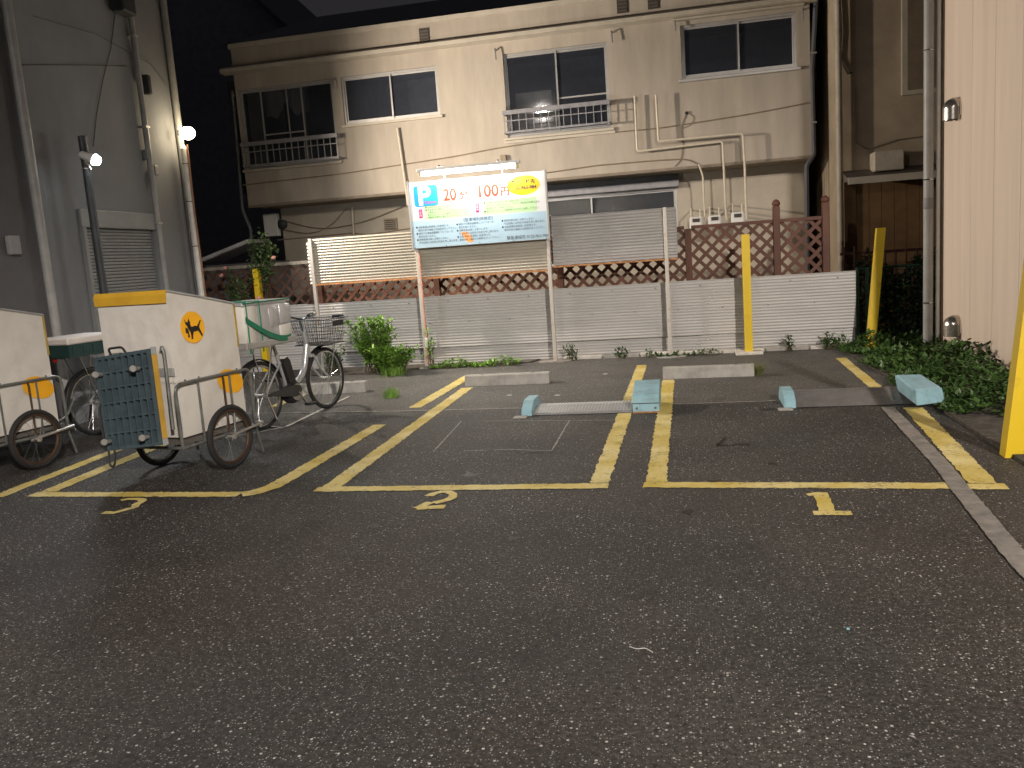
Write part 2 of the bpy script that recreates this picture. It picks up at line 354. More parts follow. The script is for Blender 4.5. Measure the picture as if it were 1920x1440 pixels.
# concrete gutter edge, asphalt joint and saw cuts
strip([(1.57,7.52),(1.49,5.6),(1.44,5.0),(1.375,4.03),(1.30,2.0),(1.22,0)], .105, .008, .004, mt=CEM, name='concrete_edging')
strip([(-5.2,8.3),(-4.2,8.18),(-3.0,8.08),(-1.62,8.02)], .03, .006, .007, mt=CONC, name='asphalt_joint')
strip([(-.30,7.98),(.72,7.98)], .022, .006, .005, mt=CONC, name='asphalt_joint')
strip([(-3.86,7.45),(-3.88,8.0),(-3.9,9.1)], .035, .007, .006, mt=CONC_W, name='asphalt_joint')
strip([(-4.4,6.9),(-4.05,7.2),(-3.86,7.45)], .035, .007, .01, mt=CONC, name='asphalt_joint')
for L in ([(865,790),(812,848)], [(870,846),(960,843),(1035,846)], [(1035,845),(1068,788)], [(900,790),(1180,788)]):
    strip([G(*q) for q in L], .012, .003, .003, mt=CONC, name='saw_cut')
DK = mat('tar_black', (.012, .011, .011), .5)
for L, wd in (([(1345,836),(1406,833)], .02), ([(1345,836),(1359,821)], .025), ([(905,844),(1040,849)], .02), ([(1430,768),(1455,767)], .05)):
    strip([G(*q) for q in L], wd, .0035, .004, mt=DK, name='tar_mark')
def crack(px, wd=.010, mt=DK, name='crack'):
    pts = [G(*q) for q in px]; out = []
    for a, b in zip(pts, pts[1:]):
        n = max(2, int((b-a).length/.07))
        out += [a.lerp(b, k/n)+Vector((R_(-.012,.012), R_(-.012,.012), 0)) for k in range(n)]
    strip(out+[pts[-1]], wd, .0025, .003, .05, mt, name)
crack([(250,985),(330,930),(400,900),(470,880)], .008)
crack([(640,870),(760,850),(830,853)], .006)
OILM = mat('oil_stain', (.018, .0165, .016), .38, var=.3, scale=30, bump=.8, bscale=60)
for px, py, r in ((1340,905,.10),(880,890,.09),(1290,960,.06),(1450,870,.05),(960,1010,.05),(700,985,.06)):
    c = G(px, py); n = 18; ph = R_(0,6)
    MB().add([(c.x+r*(.7+.3*sin(3*k*2*pi/n+ph)+R_(-.1,.1))*cos(k*2*pi/n)*.8, c.y+r*(.7+.3*sin(2*k*2*pi/n+ph)+R_(-.1,.1))*sin(k*2*pi/n), .0018) for k in range(n)], [tuple(range(n))]).build('oil_stain', OILM, ground)
# planting bed and low kerb
def slab(poly, z0, z1, name, mt, jit=0.):
    return MB().prism(poly, (0,0,z0), (1,0,0), (0,1,0), (0,0,1), z1-z0).build(name, mt, kind='structure')
slab([(1.95,5.3),(2.1,5.0),(2.9,5.0),(2.9,7.69),(2.74,7.72),(2.74,11.6),(1.80,11.6),(1.85,10.2),(1.92,8.2)], -.05, .025, 'planting_bed', SOIL)
slab([(-6.3,10.95),(-3.9,10.95),(-3.75,11.3),(-3.3,11.25),(-2.2,11.4),(-2.1,11.66),(-6.3,11.66)], -.05, .02, 'planting_bed', SOIL)
kerb = thing('kerb', 'low cracked pale concrete kerb along the foot of the corrugated fence', 'kerb', (0,11.58,0))
xk = -1.75
while xk < 1.9:
    L = R_(.45, .62); dz = R_(-.012, .012)
    MB().box(xk, -.05+R_(-.012,.012), -.02, xk+L-.012, .055, .055+dz, .012).build('kerb_stone', CONC_W if R_(0,1) < .6 else CONC, kerb)
    xk += L

# ------------------------------------------------------------------ corrugated fence (lower)
YF = 11.70
def corr(x0, x1, z0, z1, y, pitch=.040, amp=.0032):
    n = int(round((z1-z0)/pitch*6)); vs = []
    for k in range(n+1):
        z = z0+(z1-z0)*k/n; q = y-amp*sin(2*pi*(z-z0)/pitch)
        for xx in (x0, x1): vs.append((xx, q, z))
    for k in range(n+1):
        z = z0+(z1-z0)*k/n; q = y-amp*sin(2*pi*(z-z0)/pitch)+.0025
        for xx in (x0, x1): vs.append((xx, q, z))
    o = 2*(n+1); fs = [(2*k, 2*k+1, 2*k+3, 2*k+2) for k in range(n)]+[(o+2*k+2, o+2*k+3, o+2*k+1, o+2*k) for k in range(n)]
    fs += [(0, o, o+1, 1), (2*n, 2*n+1, o+2*n+1, o+2*n)]
    return MB().add(vs, fs)
fence = thing('corrugated_fence', 'low grey corrugated sheet fence running along the back of the bays', 'fence', (0,0,0))
edges = [-6.9, -5.55, -3.62, -1.72, .10, 2.04]
for i, (a, b) in enumerate(zip(edges, edges[1:])):
    corr(a-.03, b+.03, .24, .975+R_(-.004,.004), YF-.012*(i%2)).build('sheet', SHEET, fence, True)
    corr(a-.02, b+.02, .0, .272, YF+.02+.012*(i%2)).build('lower_sheet', SHEET, fence, True)
for z in (.30, .86): MB().box(-6.9, YF+.045, z, 2.0, YF+.085, z+.045).build('rail', GALV, fence)
for x in (-6.6, -4.6, -2.7, -.8, 1.1, 1.98): MB().box(x-.025, YF+.088, 0, x+.025, YF+.135, .93).build('post', GALV, fence)
for i in range(26):
    x = -5.4+i*.29; z = .90 if i % 2 else .60
    MB().lathe([(.009,0),(.008,.006),(.003,.009)], (x, YF-.02, z), (0,-1,0), 8).build('screw', STEEL, fence)

# ------------------------------------------------------------------ upper screens on posts
YS = 11.45
scr = thing('panel_screen', 'screen of corrugated panels on four thin white steel posts', 'screen', (0,0,0))
PXS = [-5.26, -3.69, -1.85, -.30]; TOPS = [1.90, 2.54, 2.56, 1.95]
for i, (x, t) in enumerate(zip(PXS, TOPS)):
    p = MB().box(x-.024, YS-.024, 0, x+.024, YS+.024, t, .004).build('post', POSTM, scr)
    if i in (1, 2, 3):
        poly = [(.22*cos(a)*R_(.85,1.1), .15*sin(a)*R_(.85,1.1)) for a in [k*pi/6 for k in range(12)]]
        MB().prism(poly, (x, YS-.02, -.02), (1,0,0), (0,1,0), (0,0,1), .035).build('footing', CONC if i != 2 else CEM, scr)
for x0, x1, z0, z1, mt, dy in ((-5.235,-3.715,1.265,1.90,SHEET_T,.02), (-3.665,-1.875,1.255,1.70,SHEET_T,.02), (-1.80,-.16,1.295,1.945,SHEET_G,.045)):
    s = corr(x0, x1, z0, z1, YS+dy, .04, .0055).build('panel', mt, scr, True)
    MB().box(x0, YS-.022, z0-.025, x1, YS+.012, z0-.003).build('bottom_rail', RUST, scr)
    MB().box(x0, YS+dy+.012, z1-.05, x1, YS+dy+.034, z1-.02).build('top_rail', GALV, scr)
corr(-.275, -.155, 1.35, 1.93, YS+.06, .04, .009).build('panel', SHEET_G, scr, True)
corr(-5.32, -5.29, 1.26, 1.86, YS, .05, .012).build('edge_trim', WHITEP, scr, True)
cb = MB().tube(bend([(-3.655,YS-.035,1.6),(-3.65,YS-.035,.36),(-3.66,YS-.035,.05)], .03), .011, 6).build('conduit', mat('salmon_conduit', (.46,.22,.15), .6, var=.2), scr, True)
MB().box(-3.665, YS-.085, .28, -3.595, YS-.045, .42, .006).build('switch_box', WHITEP, scr)

# ------------------------------------------------------------------ parking sign with tube lamp
SY = YS-.05
sign = thing('parking_sign', 'large white and blue parking price board lit by a tube lamp', 'sign', (0,0,0))
X0, X1, Z0, Z1 = -3.715, -1.835, 1.655, 2.545
def prt(n, c): return mat(n, c, .4, var=.03, spec=.4)
pW, pB, pG, pR, pY = prt('sign_white', (.62,.62,.62)), prt('sign_pale_blue', (.36,.50,.60)), prt('sign_pale_green', (.42,.62,.34)), prt('sign_crimson', (.56,.03,.14)), prt('sign_yellow', (.88,.52,.01))
pP, pK, pO, pV = prt('sign_p_blue', (.012,.26,.62)), prt('sign_ink', (.03,.035,.05)), prt('sign_orange', (.50,.05,.02)), prt('sign_violet', (.40,.05,.45))
MB().box(X0, SY-.012, Z0, X1, SY+.016, Z1, .003).build('board', pW, sign)
for xx in (X0-.012, X1+.012): MB().box(xx-.011, SY-.02, Z0-.02, xx+.011, SY+.02, Z1+.02).build('frame_side', ALU, sign)
W_, H_ = X1-X0, Z1-Z0
def sx(u): return X0+u*W_
def sz(v): return Z1-v*H_
def flat(name, poly, mt, k=1, par=sign): return MB().prism([(sx(u), sz(v)) for u, v in poly], (0, SY-.0125-.0015*k, 0), (1,0,0), (0,0,1), (0,1,0), .0012).build(name, mt, par)
def rr(u0, v0, u1, v1, r=.02):
    a = W_/H_; out = []
    for cu, cv, q in ((u1-r, v0+r*a, -90), (u1-r, v1-r*a, 0), (u0+r, v1-r*a, 90), (u0+r, v0+r*a, 180)):
        for k in range(5): t = radians(q+k*22.5); out.append((cu+r*cos(t), cv+r*a*sin(t)))
    return out
flat('blue_field', [(0.004,.585),(.996,.585),(.996,.995),(.004,.995)], pB)
flat('parking_badge', rr(.035,.06,.215,.375,.02), pP)
flat('green_field', [(.105,.365),(.45,.365),(.45,.575),(.105,.575)], pG); flat('green_field', [(.54,.365),(.93,.365),(.93,.575),(.54,.575)], pG)
flat('red_tag', [(.062,.41),(.088,.41),(.088,.545),(.062,.545)], pR); flat('red_tag', [(.488,.39),(.514,.39),(.514,.53),(.488,.53)], pR)
flat('yellow_oval', [(.845+.118*cos(k*pi/18), .185+.145*sin(k*pi/18)) for k in range(36)], pY)
flat('orange_scuff', [(.365,.80),(.41,.80),(.44,.87),(.455,.96),(.41,.965),(.39,.90)], prt('sign_scuff', (.85,.36,.14)), 1.5)
def tx(body, u, v, size, mt, align='LEFT', sq=1., bold=0., name='lettering'):
    return text(name, body, size, (sx(u), SY-.0165, sz(v)), (1,0,0), (0,0,1), mt, sign, align, sq, bold)
tx('P', .062, .345, .345, pW, 'LEFT', 1.05, .012)
tx('24hours', .112, .335, .052, pV, 'LEFT', 1., .001)
tx('20', .255, .31, .22, pO, 'LEFT', .85, .006); tx('分', .375, .30, .13, pO, 'LEFT', 1, .004); tx('100', .50, .305, .22, pO, 'LEFT', .95, .006); tx('円', .675, .30, .13, pO, 'LEFT', 1, .004)
tx('最大12時間 昼900円', .30, .352, .047, pO, 'LEFT', .80); tx('夜20時〜8時 1,200円', .50, .352, .047, pO, 'LEFT', .80)
tx('緊急連絡先', .845, .165, .062, pK, 'CENTER', 1.05, .002); tx('0120-963-984', .845, .245, .066, pK, 'CENTER', .95, .002)
tx('入\n庫\n時', .066, .445, .034, pW); tx('出\n庫\n時', .492, .425, .034, pW)
tx('《駐車場利用規定》', .50, .645, .052, pK, 'CENTER', 1.0)
tx('緊急連絡先 0120-963-984', .70, .965, .055, pK, 'LEFT', .95)
L1 = ['駐車枠内に前向きに駐車して下さい。', '車室番号を確認して下さい。', '入庫後およそ三分でロック板が上がります。', '板が上がったことを確認して下さい。', '貴重品を車内に置かないで下さい。']
L2 = ['精算機で車室番号を押し確認を押して下さい。', '表示された料金を投入して下さい。領収証が必要な方は', '領収証ボタンを押して下さい。', '板が下がったことを確認後すみやかに出庫して下さい。']
L3 = ['当駐車場は時間貸し駐車場です。', '車両の長さ幅高さの制限を守って下さい。', '場内での事故盗難等については一切', '責任を負いません。', '無断駐車は固くお断りします。', '不正駐車には所定の料金を申し受けます。']
for i, s in enumerate(L1): tx(('● ' if i < 2 else '　')+s, .112, .405+.038*i, .030, pK, 'LEFT', .98)
for i, s in enumerate(L2): tx(('● ' if i % 3 == 0 else '　')+s, .548, .410+.043*i, .032, pK, 'LEFT', .92)
for c, u in enumerate((.03, .335, .67)):
    for i in range(6 if c != 2 else 4):
        s = L3[(i+2*c) % 6]; tx(('● ' if i % 2 == 0 else '　')+s, u, .695+.047*i, .032, pK, 'LEFT', .95)
for u in (.012, .25, .5, .75, .988):
    MB().lathe([(.007,0),(.006,.004)], (sx(u), SY-.013, sz(.985)), (0,-1,0), 8).build('bolt', CHROME, sign)
# the tube lamp above it
TY, TZ = SY-.27, 2.61
tl = thing('tube_lamp', 'lit white fluorescent tube on a batten above the parking board', 'lamp', (0,0,0))
bt = MB().box(-3.50, TY-.028, TZ+.035, -2.10, TY+.028, TZ+.075, .006).build('batten', WHITEP, tl)
tube = MB().tube([(-3.43,TY,TZ),(-2.17,TY,TZ)], .016, 12).build('tube', emit('tube_glow', (1,.97,.90), POW_TUBE), tl, True)
for x in (-3.455, -2.145): MB().box(x-.02, TY-.02, TZ-.028, x+.02, TY+.02, TZ+.036, .004).build('socket', mat('cream_socket', (.62,.52,.30), .5), tl)
for x in (-3.2, -2.4): MB().tube(bend([(x,TY,TZ+.06),(x,TY,TZ+.10),(x,SY,TZ+.10),(x,SY,Z1-.02)], .03), .01, 6).build('bracket', GALV, tl, True)

# ------------------------------------------------------------------ lattice fences
def clip(p, q, x0, z0, x1, z1):
    t0, t1 = 0., 1.; dx, dz = q[0]-p[0], q[1]-p[1]
    for pp, qq in ((-dx, p[0]-x0), (dx, x1-p[0]), (-dz, p[1]-z0), (dz, z1-p[1])):
        if abs(pp) < 1e-9:
            if qq < 0: return None
        else:
            r = qq/pp
            if pp < 0: t0 = max(t0, r)
            else: t1 = min(t1, r)
    if t0 >= t1: return None
    return (p[0]+dx*t0, p[1]+dz*t0), (p[0]+dx*t1, p[1]+dz*t1)
def lattice(root, x0, x1, z0, z1, y, step, sw, mt):
    hgt = z1-z0; k = x0-hgt
    while k < x1:
        for s in (0, 1):
            p, q = ((k, z0), (k+hgt, z1)) if s == 0 else ((k, z1), (k+hgt, z0))
            c = clip(p, q, x0, z0, x1, z1)
            if c and (abs(c[1][0]-c[0][0]) > .05):
                MB().bar((c[0][0], y+s*.010, c[0][1]), (c[1][0], y+s*.010, c[1][1]), .009, sw, (0,0,1)).build('slat', mt, root)
        k += step*R_(.985, 1.015)
YL = 12.05
lf = thing('lattice_fence', 'reddish brown wooden lattice fence with post finials behind the corrugated fence', 'fence', (0,0,0))
lp = [-5.45, -3.62, -1.80, -.02, 1.14, 1.76]
for a, b in zip(lp, lp[1:]):
    lattice(lf, a+.045, b-.045, .60, 1.66, YL, .178, .047, BROWN)
for i, x in enumerate(lp):
    h = 1.87 if i >= 4 else 1.66
    MB().box(x-.045, YL-.05, 0, x+.045, YL+.04, h, .006).build('post', BROWN, lf)
    if i >= 4: MB().lathe([(.035,0),(.05,.015),(.055,.04),(.04,.07),(.012,.09)], (x, YL-.005, h), (0,0,1), 12).build('finial', BROWN, lf, True)
for a, b in zip(lp, lp[1:]):
    MB().box(a+.047, YL-.025, 1.655, b-.047, YL+.035, 1.70).build('top_rail', BROWN, lf)
    MB().box(a+.047, YL-.025, .555, b-.047, YL+.035, .60).build('bottom_rail', BROWN, lf)
lf2 = thing('lattice_fence', 'old dark lattice fence with a weathered pale top rail beside the grey wall', 'fence', (0,0,0))
lattice(lf2, -7.5, -5.55, .55, 1.56, YL+.02, .20, .045, BROWN2)
MB().box(-7.55, YL-.02, 1.562, -5.52, YL+.05, 1.61).build('top_rail', mat('weathered_wood', (.34,.31,.27), .85, var=.3), lf2)
for x in (-7.52, -6.28, -5.56): MB().box(x-.04, YL-.04, 0, x+.04, YL+.012, 1.56).build('post', BROWN2, lf2)

# ------------------------------------------------------------------ posts, stops, lock plates
def ypost(base, top, wd, label, foot=None):
    b, t = Vector(base), Vector(top); o = thing('yellow_post', label, 'post', (b.x, b.y, 0))
    d = t-b; r = Vector((1,0,0)); f = Vector((0,1,0)); k = wd/2; vs = []
    for zz, ins in ((-.03,0),(d.z-.004,0),(d.z,.004)):
        c = d*(zz/d.z) if d.z else Vector()
        for sx_, sy_ in ((-1,-1),(1,-1),(1,1),(-1,1)): vs.append(c+r*(sx_*(k-ins))+f*(sy_*(k-ins)))
    fs = [(0,1,5,4),(1,2,6,5),(2,3,7,6),(3,0,4,7),(4,5,9,8),(5,6,10,9),(6,7,11,10),(7,4,8,11),(8,9,10,11)]
    MB().add(vs, fs).build('shaft', YPOST, o)
    if foot: MB().box(-.17, -.12, -.02, .17, .12, .035, .01).build('footing', CONC_W, o)
    return o
ypost((.70,11.38,0), (.695,11.38,1.53), .098, 'upright yellow post on a pale concrete pad before the corrugated fence', True)
ypost((2.14,11.2,0), (2.27,11.2,1.49), .10, 'leaning yellow post standing in the ivy beside the downpipe')
ypost((1.955,5.83,0), (2.14,5.83,1.9), .105, 'tall leaning yellow post at the edge of the soil bed by the cream wall')
ypost((-6.24,11.62,0), (-6.23,11.62,1.54), .085, 'yellow post in front of the old dark lattice beneath the rose')
stops = [((-2.13,9.60), 1.0, 0.0, 'pale concrete wheel stop in bay 2, unpatched and straight'), ((.145,9.58), .98, -.035, 'concrete wheel stop in bay 1 with a tuft of dry grass at its end'), ((-4.3,9.45), .95, .05, 'concrete wheel stop behind the silver bicycle in bay 3')]
for (x, y), L, rz, lab in stops:
    o = thing('wheel_stop', lab, 'wheel stop', (x, y, 0), rz, 'wheel stops at the back of the bays')
    MB().prism([(-.075,0),(.075,0),(.055,.115),(.045,.125),(-.045,.125),(-.055,.115)], (-L/2,0,0), (0,1,0), (0,0,1), (1,0,0), L).build('block', CONC, o)
    for xx in (-.3, .3): MB().lathe([(.022,0),(.022,.003)], (xx, 0, .125), (0,0,1), 10).build('bolt_cap', CEM, o)
def lockplate(x, y, L, rise, label, dark, mtilt):
    o = thing('lock_plate', label, 'parking lock', (x, y, 0))
    plm = mat('tread_plate_'+dark, (.42,.42,.425) if dark == 'bright' else (.26,.25,.245), .42, .5, var=.15, scale=12)
    Lh = L/2; mb = MB()
    prof = [(-.25,.006),(-.22,.022),(-.02,.035+rise),(.02,.038+rise),(.22,.03),(.25,.006)]
    mb.prism(prof, (-Lh+.10,0,0), (0,1,0), (0,0,1), (1,0,0), L-.10-.0).build('plate', plm, o)
    mb = MB()                                     # raised tread bars
    nx_, ny_ = int((L-.12)/.03), 15
    for i in range(nx_):
        for j in range(ny_):
            yy = -.205+j*.0135*2*.98
            if yy > .2: continue
            xx = -Lh+.125+i*.03+(.007 if j % 2 else 0)
            t = (yy+.22)/.2 if yy < -.02 else (.22-yy)/.2
            zz = (.022+(.013+rise)*min(1, max(0, t))) if yy < -.02 else (.03+(.008+rise)*min(1, max(0, t)))
            a = radians(45 if (i+j) % 2 else -45); q = Vector((cos(a)*.0135, sin(a)*.0135, 0)); c = Vector((xx, yy, zz+.0005))
            n = Vector((-q.y*.32, q.x*.32, 0)); mb.add([c-q, c-n, c+q, c+n, c+Vector((0,0,.0032))], [(0,1,4),(1,2,4),(2,3,4),(3,0,4)])
    mb.build('tread', mat('tread_bar_'+dark, (.80,.80,.80) if dark == 'bright' else (.30,.29,.285), .4, .3, var=.1), o, kind='stuff')
    hb = MB().prism([(-.25,0),(.25,0),(.25,.05),(.16,.125),(-.10,.125),(-.22,.07),(-.25,.05)], (-Lh-.0,0,0), (0,1,0), (0,0,1), (1,0,0), .095).build('hinge_box', BLUE, o)
    MB().box(-Lh-.06, -.36, .002, -Lh+.06, -.262, .009).build('base_plate', CONC, o)
    return o
lk = lockplate(-1.07, 7.88, 1.03, .012, 'flap lock of bay 2 with bright tread plate and square blue motor box', 'bright', 0)
MB().prism([(-.25,0),(.25,0),(.25,.20),(.17,.235),(-.225,.165),(-.25,.145)], (.515,-.02,0), (0,1,0), (0,0,1), (1,0,0), .235).build('motor_box', BLUE, lk)
MB().box(.5135, -.2725, .085, .7515, -.2705, .092).build('cover_seam', DK, lk); MB().box(.512, -.2735, .0, .753, -.2705, .014).build('base_grime', RUST, lk)
for xx in (.55, .715): MB().lathe([(.012,0),(.011,.004)], (xx, -.271, .045), (0,-1,0), 8).build('bolt', STEEL, lk)
lk2 = lockplate(1.28, 7.88, 1.05, .075, 'flap lock of bay 1 with dark raised plate and knocked blue motor cover', 'dark', 0)
q4 = [G(1713,734,.17), G(1766,728,.15), G(1727,703,.21), G(1678,704,.22)]            # lid corners of the knocked cover
lid = [Vector((p.x-1.28, p.y-7.88, z)) for p, z in zip(q4, (.17,.15,.21,.22))]
low = [lid[0]+Vector((.02,-.03,-.11)), lid[1]+Vector((.02,-.02,-.11)), lid[2]+Vector((.02,.02,-.16)), lid[3]+Vector((.02,0,-.13))]
cn = sum(lid, Vector())/4; ins = [p.lerp(cn, .12)+Vector((0,0,.012)) for p in lid]
MB().add(lid+low+ins, [(0,1,5,4),(1,2,6,5),(2,3,7,6),(3,0,4,7),(0,8,9,1),(1,9,10,2),(2,10,11,3),(3,11,8,0),(8,11,10,9),(4,5,6,7)]).build('motor_box', BLUE, lk2)
MB().box(.50, -.2, .0, .58, .2, .12, .01).build('motor', CEM, lk2)

# ------------------------------------------------------------------ two-storey apartment building
YU, YW = 14.0, 14.70
bld = thing('apartment_building', 'two storey beige building with sliding windows behind the fences', 'building', (0,0,0))
U = lambda x, y: PY(x, y, YU)
XL, XR = U(440,160).x, U(1520,150).x
ZB, ZC = 2.62, U(960,75).z                            # underside of the upper storey, cornice
ZC = 4.91; ZT = 5.32
def win_rect(px):
    a = [U(*p) for p in px]; return (min(a[0].x, a[3].x), max(a[1].x, a[2].x), (a[2].z+a[3].z)/2, (a[0].z+a[1].z)/2)
w1 = win_rect([(450,168),(622,148),(637,300),(462,320)]); w2 = win_rect([(642,147),(818,120),(823,213),(647,237)])
w3 = win_rect([(942,102),(1138,78),(1145,236),(953,262)]); w4 = win_rect([(1275,50),(1490,20),(1495,123),(1281,152)])
def wall_open(x0, x1, z0, z1, y, th, ops):
    mb = MB(); xs = sorted({x0, x1, *[o[0] for o in ops], *[o[1] for o in ops]}); zs = sorted({z0, z1, *[o[2] for o in ops], *[o[3] for o in ops]})
    for a, b in zip(xs, xs[1:]):
        for c, d in zip(zs, zs[1:]):
            mx, mz = (a+b)/2, (c+d)/2
            if any(o[0] < mx < o[1] and o[2] < mz < o[3] for o in ops): continue
            mb.add([(a,y,c),(b,y,c),(b,y,d),(a,y,d)], [(0,1,2,3)])
    for a, b, c, d in ops:
        mb.add([(a,y,c),(b,y,c),(b,y,d),(a,y,d),(a,y+th,c),(b,y+th,c),(b,y+th,d),(a,y+th,d)], [(0,4,5,1),(1,5,6,2),(2,6,7,3),(3,7,4,0)])
    return mb
mb = wall_open(XL, XR, ZB, ZT, YU, .16, [w1, w2, w3, w4])
mb.add([(XL,YU,ZB),(XL,19,ZB),(XL,19,ZT),(XL,YU,ZT),(XR,YU,ZB),(XR,19,ZB),(XR,19,ZT),(XR,YU,ZT)], [(0,3,2,1),(4,5,6,7),(0,1,5,4),(1,2,6,5)])
mb.build('upper_wall', WALLB, bld)
lw = win_rect([(1027,345),(1268,322),(1268,420),(1027,440)]); lw = (PY(1000,345,YW).x, PY(1268,322,YW).x, 1.2, PY(1150,360,YW-.06).z)
mb = wall_open(XL+.25, XR-.02, -.02, ZB-.002, YW, .14, [lw])
mb.add([(XL+.25,YW,0),(XL+.25,19,0),(XL+.25,19,ZB),(XL+.25,YW,ZB),(XR-.02,YW,0),(XR-.02,19,0),(XR-.02,19,ZB),(XR-.02,YW,ZB)], [(0,3,2,1),(4,5,6,7)])
mb.build('lower_wall', WALLB2, bld)
MB().prism([(YU-.16,ZC-.05),(YU-.16,ZC+.01),(YU-.10,ZC+.045),(YU-.005,ZC+.06),(YU-.005,ZC-.07)], (XL-.16,0,0), (0,1,0), (0,0,1), (1,0,0), XR-XL+.26).build('cornice', TRIM, bld)
MB().box(XL-.03, YU-.03, ZT-.06, XR+.03, YU-.003, ZT+.02).build('parapet_cap', TRIM, bld)
MB().add([(XL-.1,YU-.02,ZT+.025),(XR+.1,YU-.02,ZT+.025),(XR+.1,18.2,ZT+1.50),(XL-.1,18.2,ZT+1.50),(XL-.1,18.2,ZT),(XR+.1,18.2,ZT)], [(0,1,2,3),(3,2,5,4),(0,3,4),(1,5,2)]).build('roof', ROOF, bld)
MB().box(XL+.26, YU+.01, ZB-.018, XR-.03, YW-.003, ZB-.003).build('soffit', mat('soffit', (.30,.26,.20), .9), bld)
MB().box(XL+.002, YU-.012, ZB-.012, XR, YU-.002, ZB+.03).build('drip_edge', mat('drip', (.22,.18,.14), .9), bld)
def room(par, r, y, depth=1.6, name='room'):
    a, b, c, d = r; a -= .3; b += .3; c -= .4; d += .2
    return MB().add([(a,y,c),(b,y,c),(b,y,d),(a,y,d),(a,y+depth,c),(b,y+depth,c),(b,y+depth,d),(a,y+depth,d)], [(4,5,6,7),(0,1,5,4),(3,7,6,2),(0,4,7,3),(1,2,6,5)]).build(name, ROOM, par)
def window(r, y, splits, mid=None, fw=.035, gl=GLASS, sill=True, face=.0):
    a, b, c, d = r; f = MB()
    f.box(a+.002, y-.02, c+.002, a+fw, y+.07, d-.002).box(b-fw, y-.02, c+.002, b-.002, y+.07, d-.002).box(a+fw, y-.02, d-fw, b-fw, y+.07, d-.002).box(a+fw, y-.02, c+.002, b-fw, y+.07, c+fw)
    wn = f.build('window', ALU, bld)
    xs = [a+fw]+[a+(b-a)*s for s in splits]+[b-fw]
    for i, (p, q) in enumerate(zip(xs, xs[1:])):
        yy = y+.015+.028*(i % 2)
        sm = MB(); s0, s1 = p-(0 if i == 0 else .02), q+(0 if i == len(xs)-2 else .02); t = .024
        sm.box(s0, yy-.012, c+fw, s0+t, yy+.012, d-fw).box(s1-t, yy-.012, c+fw, s1, yy+.012, d-fw).box(s0+t, yy-.012, d-fw-t, s1-t, yy+.012, d-fw).box(s0+t, yy-.012, c+fw, s1-t, yy+.012, c+fw+t*1.4)
        sm.build('sash', ALU, wn)
        MB().box(s0+t, yy-.002, c+fw+t, s1-t, yy+.002, d-fw-t).build('pane', gl, wn)
        if mid and i in mid: MB().box(s0+t, yy-.008, c+(d-c)*mid[i]-.012, s1-t, yy+.008, c+(d-c)*mid[i]+.012).build('glazing_bar', ALU, wn)
    if sill: MB().box(a-.05, y-.10, c-.045, b+.05, y+.0, c-.002, .006).build('sill', TRIM if not face else ALU, wn)
    room(wn, r, y+.075+.09)
    return wn
W1 = window(w1, YU+.05, [.22, .66], {1: .42}); W2 = window(w2, YU+.05, [.5]); W3 = window(w3, YU+.05, [.5], {1: .42}); W4 = window(w4, YU+.05, [.5], face=1)
# muntin, curtain and boxes seen through the glass
a, b, c, d = w1; xm = a+(b-a)*.5; MB().box(xm-.01, YU+.045, c+.06, xm+.01, YU+.06, d-.06).build('glazing_bar', ALU, W1)
vs = []; nn = 26
for i in range(nn+1):
    t = i/nn; x = a+(b-a)*(.22+.46*t); yv = YU+.24+.025*sin(t*38); zb = d-.40-.10*sin(t*9+.5)+.05*sin(t*17)
    vs += [(x, yv, d+.05), (x, yv+.01*sin(t*23), zb)]
MB().add(vs, [(2*i, 2*i+1, 2*i+3, 2*i+2) for i in range(nn)]).build('curtain', CURT, W1, True)
MB().box(a+.06, YU+.20, c-.1, a+(b-a)*.20, YU+.23, d+.1).build('blind', mat('grey_blind', (.18,.17,.16), .9), W1)
a, b, c, d = w3
MB().box(a+.05, YU+.30, c-.2, a+(b-a)*.47, YU+.62, c+.50, .01).build('cardboard_box', CARD, W3)
MB().box(a+.10, YU+.34, c+.502, a+(b-a)*.42, YU+.70, c+.74, .01).build('cardboard_box', mat('pale_card', (.46,.40,.30), .85), W3)
MB().box(a+(b-a)*.24, YU+.288, c+.37, a+(b-a)*.30, YU+.298, c+.50).build('paper_tag', WHITEP, W3)
MB().box(a-.06, YU-.03, c-.09, b+.06, YU-.003, c-.05).build('window_ledge', TRIM, bld)
# rain hood above window 4 and brackets
a, b, c, d = w4
MB().prism([(YU-.10,d+.06),(YU-.10,d+.085),(YU-.004,d+.14),(YU-.004,d+.06)], (a-.10,0,0), (0,1,0), (0,0,1), (1,0,0), b-a+.2).build('rain_hood', TRIM, bld)
def hook(px, py):
    p = U(px, py); MB().tube(bend([p+Vector((0,-.004,0)), p+Vector((0,-.09,.02)), p+Vector((.01,-.10,-.16))], .03), .012, 6).build('pole_hook', RAILP, bld, True)
for q in ((930,95),(1147,62),(1265,40),(440,180),(628,150),(1503,20)): hook(*q)
